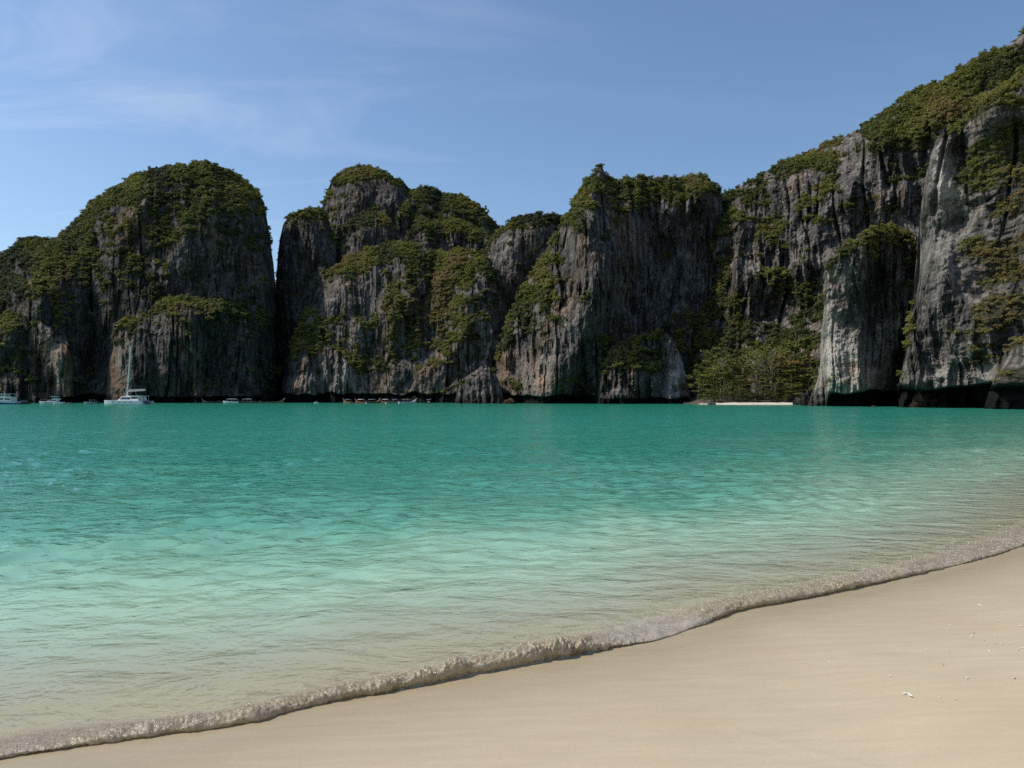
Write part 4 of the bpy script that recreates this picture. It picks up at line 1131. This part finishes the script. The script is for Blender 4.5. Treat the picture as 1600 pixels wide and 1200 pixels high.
part('crossbeam', bar((4.9, -2.9, 1.2), (4.9, 2.9, 1.2), .13), M_METAL, t)
part('trampoline', box(2.3, 4.9, -2.2, 2.2, 1.13, 1.17), M_DARKHULL, t)
part('dinghy', hull_mesh(2.6, 1.3, .45, .55, .2), M_GREYHULL, t, (-6.9, 0, .75))
for q in range(5): part('rail_post', bar((-1 + q * 1.6, -3.5, 1.2), (-1 + q * 1.6, -3.5, 1.85), .03, n=4), M_METAL, t)

def motor_yacht(px_, D_, yaw, L, label, hullmat, flyb=True, stripe=None):
    t = root_at('motor_yacht', px_, D_, yaw, label, 'boat')
    k = L / 12.0
    h_ = part('hull', hull_mesh(L, 3.6 * k, 1.0 * k, 1.55 * k, .5), M_WHITE, t)
    if stripe: 
        V, Fc = hull_mesh(L * 1.003, 3.66 * k, .55 * k, .7 * k, .45); part('hull_band', (V, Fc), stripe, h_)
    part('hull_window', prism([(-1.5 * k, .72 * k), (-1.5 * k, .95 * k), (2.4 * k, 1.1 * k), (2.8 * k, .8 * k)], 1.82 * k, 1.80 * k), M_GLASS, h_)
    return t, k, h_
# yacht with two decks, cut by the left edge
t, k_, h_ = motor_yacht(3, 258, PI, 11.0, 'two deck white tour boat with a blue hull at the far left edge', M_WHITE, stripe=M_BLUEHULL)
c_ = part('deckhouse', prism([(-4.2, 1.0), (-4.2, 2.45), (1.6, 2.45), (3.2, 1.0)], 1.55, 1.45), M_WHITE, t)
for a, b_ in ((-3.9, -2.0), (-1.4, .4)): part('window', box(a, b_, -1.53, 1.53, 1.45, 2.1), M_GLASS, c_)
part('windscreen', prism([(1.0, 1.6), (1.0, 2.3), (1.75, 2.3), (2.5, 1.6)], 1.56, 1.50), M_GLASS, c_)
part('upper_deck', box(-4.4, 1.5, -1.6, 1.6, 2.45, 2.58), M_WHITE, t)
u_ = part('upper_house', prism([(-1.8, 2.58), (-1.8, 3.35), (.2, 3.35), (1.0, 2.58)], 1.2, 1.1), M_WHITE, t)
part('window', box(-1.6, .0, -1.19, 1.19, 2.8, 3.22), M_GLASS, u_)
part('sun_roof', box(-3.9, .7, -1.4, 1.4, 3.55, 3.66), M_WHITE, t)
for x in (-3.7, -1.9, .4):
    for s_ in (1, -1): part('roof_post', bar((x, s_ * 1.25, 2.55), (x, s_ * 1.25, 3.58), .05, n=4), M_WHITE, t)
part('mast', bar((-.8, 0, 3.6), (-.9, 0, 4.3), .05, n=4), M_METAL, t)
t = root_at('dark_barge', 36, 262, PI * .97, 'low dark work boat lying right behind the blue hulled tour boat', 'boat')
part('hull', hull_mesh(4.6, 1.9, .75, .95, .35), M_DARKHULL, t)
part('canopy', box(-1.9, 1.0, -.8, .8, 1.55, 1.62), M_DARKHULL, t)
for x in (-1.8, .9):
    for s_ in (1, -1): part('post', bar((x, s_ * .7, .6), (x, s_ * .7, 1.56), .04, n=4), M_DARKHULL, t)
part('cabin', prism([(-1.4, .7), (-1.4, 1.3), (.2, 1.3), (.6, .7)], .6, .5), M_GREYHULL, t)
# sport yacht
t, k_, h_ = motor_yacht(80.5, 262, PI + .08, 8.4, 'sleek white motor yacht with a hardtop, bow to the left', M_WHITE)
c_ = part('deckhouse', prism([(-2.2, .75), (-2.2, 1.55), (-.4, 1.62), (1.5, .95), (1.9, .75)], 1.05, .85), M_WHITE, t)
part('window', prism([(-2.0, 1.1), (-2.0, 1.42), (-.5, 1.48), (.8, 1.1)], 1.03, .93), M_GLASS, c_)
part('flybridge', prism([(-2.6, 1.6), (-2.7, 1.95), (-.9, 1.95), (-.3, 1.62)], .95, .9), M_WHITE, t)
part('hardtop', prism([(-2.4, 2.62), (-2.4, 2.72), (-.2, 2.74), (.1, 2.64)], .9, .88), M_WHITE, t)
for x, x2 in ((-2.2, -2.0), (-.8, -.5)):
    for s_ in (1, -1): part('roof_post', bar((x, s_ * .8, 1.9), (x2, s_ * .8, 2.64), .045, n=4), M_WHITE, t)
part('swim_platform', box(-4.9, -4.1, -1.0, 1.0, .18, .3), M_GREYHULL, t)
part('bow_rail', bar((1.2, -1.0, 1.55), (3.9, -.15, 1.75), .03, n=4), M_METAL, t)
# small dinghy and buoy
t = root_at('dinghy', 109, 262, PI, 'tiny grey inflatable dinghy right of the sleek white yacht', 'boat')
part('hull', hull_mesh(1.7, .9, .4, .5, .15), M_GREYHULL, t); part('outboard', box(-1.05, -.82, -.12, .12, .1, .7), M_DARKHULL, t)
# grey speedboat
t = root_at('grey_speedboat', 142, 266, PI + .05, 'low grey speedboat moored between the white yacht and the catamaran', 'boat')
part('hull', hull_mesh(5.0, 1.8, .6, .8, .3), M_GREYHULL, t)
part('console', prism([(-.9, .6), (-.9, 1.15), (.2, 1.2), (.7, .65)], .55, .45), M_DARKHULL, t)
part('canopy', box(-1.7, .3, -.7, .7, 1.45, 1.52), M_GREYHULL, t)
for x in (-1.6, .2):
    for s_ in (1, -1): part('post', bar((x, s_ * .6, .6), (x, s_ * .6, 1.46), .035, n=4), M_METAL, t)
part('outboard', box(-2.8, -2.45, -.2, .2, .2, 1.0), M_DARKHULL, t)

def canopy_speedboat(px_, D_, yaw, L, label, hm, cm):
    t = root_at('speedboat', px_, D_, yaw, label, 'boat', 'moored speedboats below the dark gap')
    part('hull', hull_mesh(L, 2.1, .7, 1.0, .3), hm, t)
    part('canopy', prism([(-L * .38, 1.72), (-L * .38, 1.8), (0, 1.92), (L * .22, 1.82), (L * .22, 1.74)], .95, .9), cm, t)
    for x in (-L * .36, -L * .08, L * .2):
        for s_ in (1, -1): part('post', bar((x, s_ * .85, .6), (x, s_ * .85, 1.76), .04, n=4), M_METAL, t)
    part('windscreen', prism([(L * .12, .85), (L * .14, 1.35), (L * .2, 1.3), (L * .26, .85)], .7, .6), M_GLASS, t)
    part('bench', box(-L * .3, -L * .05, -.7, .7, .65, .95), M_DARKHULL, t)
    part('outboard', box(-L * .55, -L * .48, -.35, -.05, .1, 1.1), M_DARKHULL, t); part('outboard', box(-L * .55, -L * .48, .05, .35, .1, 1.1), M_DARKHULL, t)
canopy_speedboat(361, 322, PI * .98, 7.2, 'speedboat under a long pale canopy in front of the dark gap', M_WHITE, M_CANVAS)
canopy_speedboat(388, 326, .1, 6.2, 'speedboat with a bright white canopy just right of the pale canopied one', M_WOOD, M_WHITE)

def longtail(px_, D_, yaw, L, label, hm, cm, prowm, canopy=True):
    t = root_at('longtail_boat', px_, D_, yaw, label, 'boat', 'longtail boats moored under the middle cliffs')
    V, Fc = hull_mesh(L, 1.5, .55, .95, .25, n=14, prow=1.1, rake=.02, fine=1.1)
    h_ = part('hull', (V, Fc), hm, t)
    part('prow', prism([(L * .47, 1.5), (L * .53, 2.25), (L * .545, 2.2), (L * .505, 1.4)], .10), prowm, t)
    part('ribbon', prism([(L * .468, 1.45), (L * .478, 1.66), (L * .51, 1.58), (L * .50, 1.38)], .14), M_REDW, t)
    if canopy:
        part('canopy', prism([(-L * .28, 1.55), (-L * .28, 1.62), (0, 1.72), (L * .14, 1.62), (L * .14, 1.56)], .72, .66), cm, t)
        for x in (-L * .27, L * .13):
            for s_ in (1, -1): part('post', bar((x, s_ * .6, .5), (x, s_ * .6, 1.57), .03, n=4), M_WOOD, t)
    part('bench', box(-L * .2, -L * .14, -.6, .6, .58, .66), M_WOOD, t); part('bench', box(L * .02, L * .08, -.6, .6, .62, .70), M_WOOD, t)
    part('engine', box(-L * .47, -L * .40, -.25, .25, .6, 1.15), M_DARKHULL, t)
    part('tail_shaft', bar((-L * .47, 0, .85), (-L * .66, 0, .35), .04, n=4), M_METAL, t)
longtail(424, 318, 0.06, 10.5, 'longtail boat with a tall white upturned prow at the right of the gap', M_WOOD, M_CANVAS, M_WHITE, False)
longtail(330, 326, PI * .99, 8.0, 'dark uncovered longtail boat left of the pale canopied speedboat', M_DARKHULL, M_CANVAS, M_WOOD, False)
longtail(543, 318, PI - .9, 8.0, 'longtail with a blue grey canopy, first of the row from the gap', M_WOOD, M_BLUECAN, M_REDW)
longtail(563, 316, PI - .8, 8.0, 'red longtail with a white canopy, second of the row from the gap', M_REDW, M_WHITE, M_REDW)
longtail(583, 320, .7, 7.0, 'brown longtail with a white canopy turned away to the right', M_WOOD, M_WHITE, M_WOOD)
longtail(601, 321, PI - .7, 7.0, 'brown longtail with a grey canopy in the middle of the row', M_WOOD, M_CANVAS, M_WOOD)
longtail(617, 320, PI - 1.1, 7.0, 'short dark longtail between the two brown ones', M_DARKHULL, M_BLUECAN, M_WOOD)
longtail(637, 316, .55, 8.2, 'long pale hulled longtail at the right end of the row', M_CANVAS, M_CANVAS, M_REDW)
t = root_at('pontoon', 668, 306, .3, 'small wooden pontoon with bags apart from the longtail row', 'pontoon')
part('deck', box(-1.5, 1.5, -.9, .9, .25, .4), M_WOOD, t)
for s_ in (1, -1): part('float', bar((-1.6, s_ * .6, .08), (1.6, s_ * .6, .08), .24, n=8), M_DARKHULL, t)
for x in (-1.3, 1.3): part('post', bar((x, .6, .4), (x, .6, 1.6), .05, n=5), M_WOOD, t)
part('awning', prism([(-.2, 1.5), (-.2, 1.56), (1.5, 1.75), (1.5, 1.69)], .7), M_CANVAS, t); part('crate', box(.2, .9, -.4, .3, .4, .9), M_CANVAS, t)
t = root_at('white_skiff', 494.5, 300, PI, 'lone small white skiff left of the longtail row', 'boat')
part('hull', hull_mesh(1.9, .9, .4, .55, .15), M_WHITE, t); part('console', box(-.3, .1, -.25, .25, .4, 1.0), M_GREYHULL, t); part('outboard', box(-1.1, -.9, -.12, .12, .1, .7), M_DARKHULL, t)
def buoy(px_, D_, label, mat):
    t = root_at('buoy', px_, D_, 0, label, 'buoy')
    me = bmesh.new(); bmesh.ops.create_uvsphere(me, u_segments=12, v_segments=8, radius=.33)
    m_ = bpy.data.meshes.new('float'); me.to_mesh(m_); me.free(); m_.materials.append(mat)
    o = bpy.data.objects.new('float', m_); COL.objects.link(o); o.parent = t; o.location = (0, 0, .1)
    part('ring', bar((0, 0, .4), (0, 0, .62), .05, n=5), M_METAL, t)
buoy(85, 240, 'small white mooring buoy in front of the sleek yacht', M_WHITE)
buoy(572, 292, 'white mooring buoy in front of the red longtail', M_WHITE)
buoy(603, 290, 'white mooring buoy in front of the middle of the longtail row', M_WHITE)

# ------------------------------------------------------------------ shell bits on the wet sand
M_SHELL = simple_mat('shell_white', (0.78, 0.75, 0.69), 0.45, wear=.08)
SHELL = [(1430, 410), (1440, 430), (1437, 458), (1510, 425), (1500, 470), (1313, 487), (1397, 530), (1447, 545), (1490, 556), (1515, 560), (1570, 563), (1467, 587), (1312, 590), (1225, 577), (1170, 565),
         (1085, 683), (1140, 750), (1160, 757), (1273, 765), (1335, 772), (850, 628), (1285, 638), (1590, 575), (1588, 490), (1404, 516), (1548, 556), (1576, 583), (1500, 566), (1380, 690), (1560, 690)]
def shell_mesh(seed):
    r = np.random.default_rng(seed); V, Fc = [], []
    nr_, na = 4, 11
    for i in range(nr_):
        for j in range(na):
            a = -1.25 + 2.5 * j / (na - 1); rr_ = (i + .15) / nr_ * (1 + .10 * math.cos(j * 2.9))
            V.append((rr_ * math.sin(a), rr_ * math.cos(a) - .5, .30 * math.sin(math.pi * (rr_ * .75 + .12)) + .03 * (j % 2) + r.normal(0, .012)))
    for i in range(nr_ - 1):
        for j in range(na - 1):
            a = i * na + j; Fc.append((a, a + 1, a + na + 1, a + na))
    nb_ = len(V); V += [(x, y, z - .10) for x, y, z in V]
    Fc += [tuple(q + nb_ for q in f_[::-1]) for f_ in Fc]
    rim = [(nr_ - 1) * na + j for j in range(na)]
    for a, b_ in zip(rim[:-1], rim[1:]): Fc.append((a, b_, b_ + nb_, a + nb_))
    me = bpy.data.meshes.new('shell_fragment'); me.from_pydata(V, [], Fc); me.materials.append(M_SHELL); me.update()
    return me
sm = [shell_mesh(i) for i in range(4)]
for i, (zx, zy) in enumerate(SHELL):
    px_ = zx / 2.4615 + 950; py_ = zy / 2.4615 + 780
    zg = 0.2
    for _ in range(12):
        Y_ = F * (EYE - zg) / (py_ - HOR); X_ = (px_ - 800) / F * Y_
        zg = float(ground_z(np.array([X_]), np.array([Y_]))[0])
    o = bpy.data.objects.new('shell_fragment', sm[i % 4]); COL.objects.link(o)
    o.location = (X_, Y_, zg + .006); s_ = random.uniform(.008, .016) * (1.5 if zx in (1160, 1515, 1430) else 1)
    o.scale = (s_ * 1.5, s_, s_ * .7); o.rotation_euler = (random.uniform(-.3, .3), random.uniform(-.3, .3), random.uniform(0, 6.28))
    tag(o, 'small white shell fragment lying on the smooth wet sand', 'shell', 'shell bits on the wet sand')
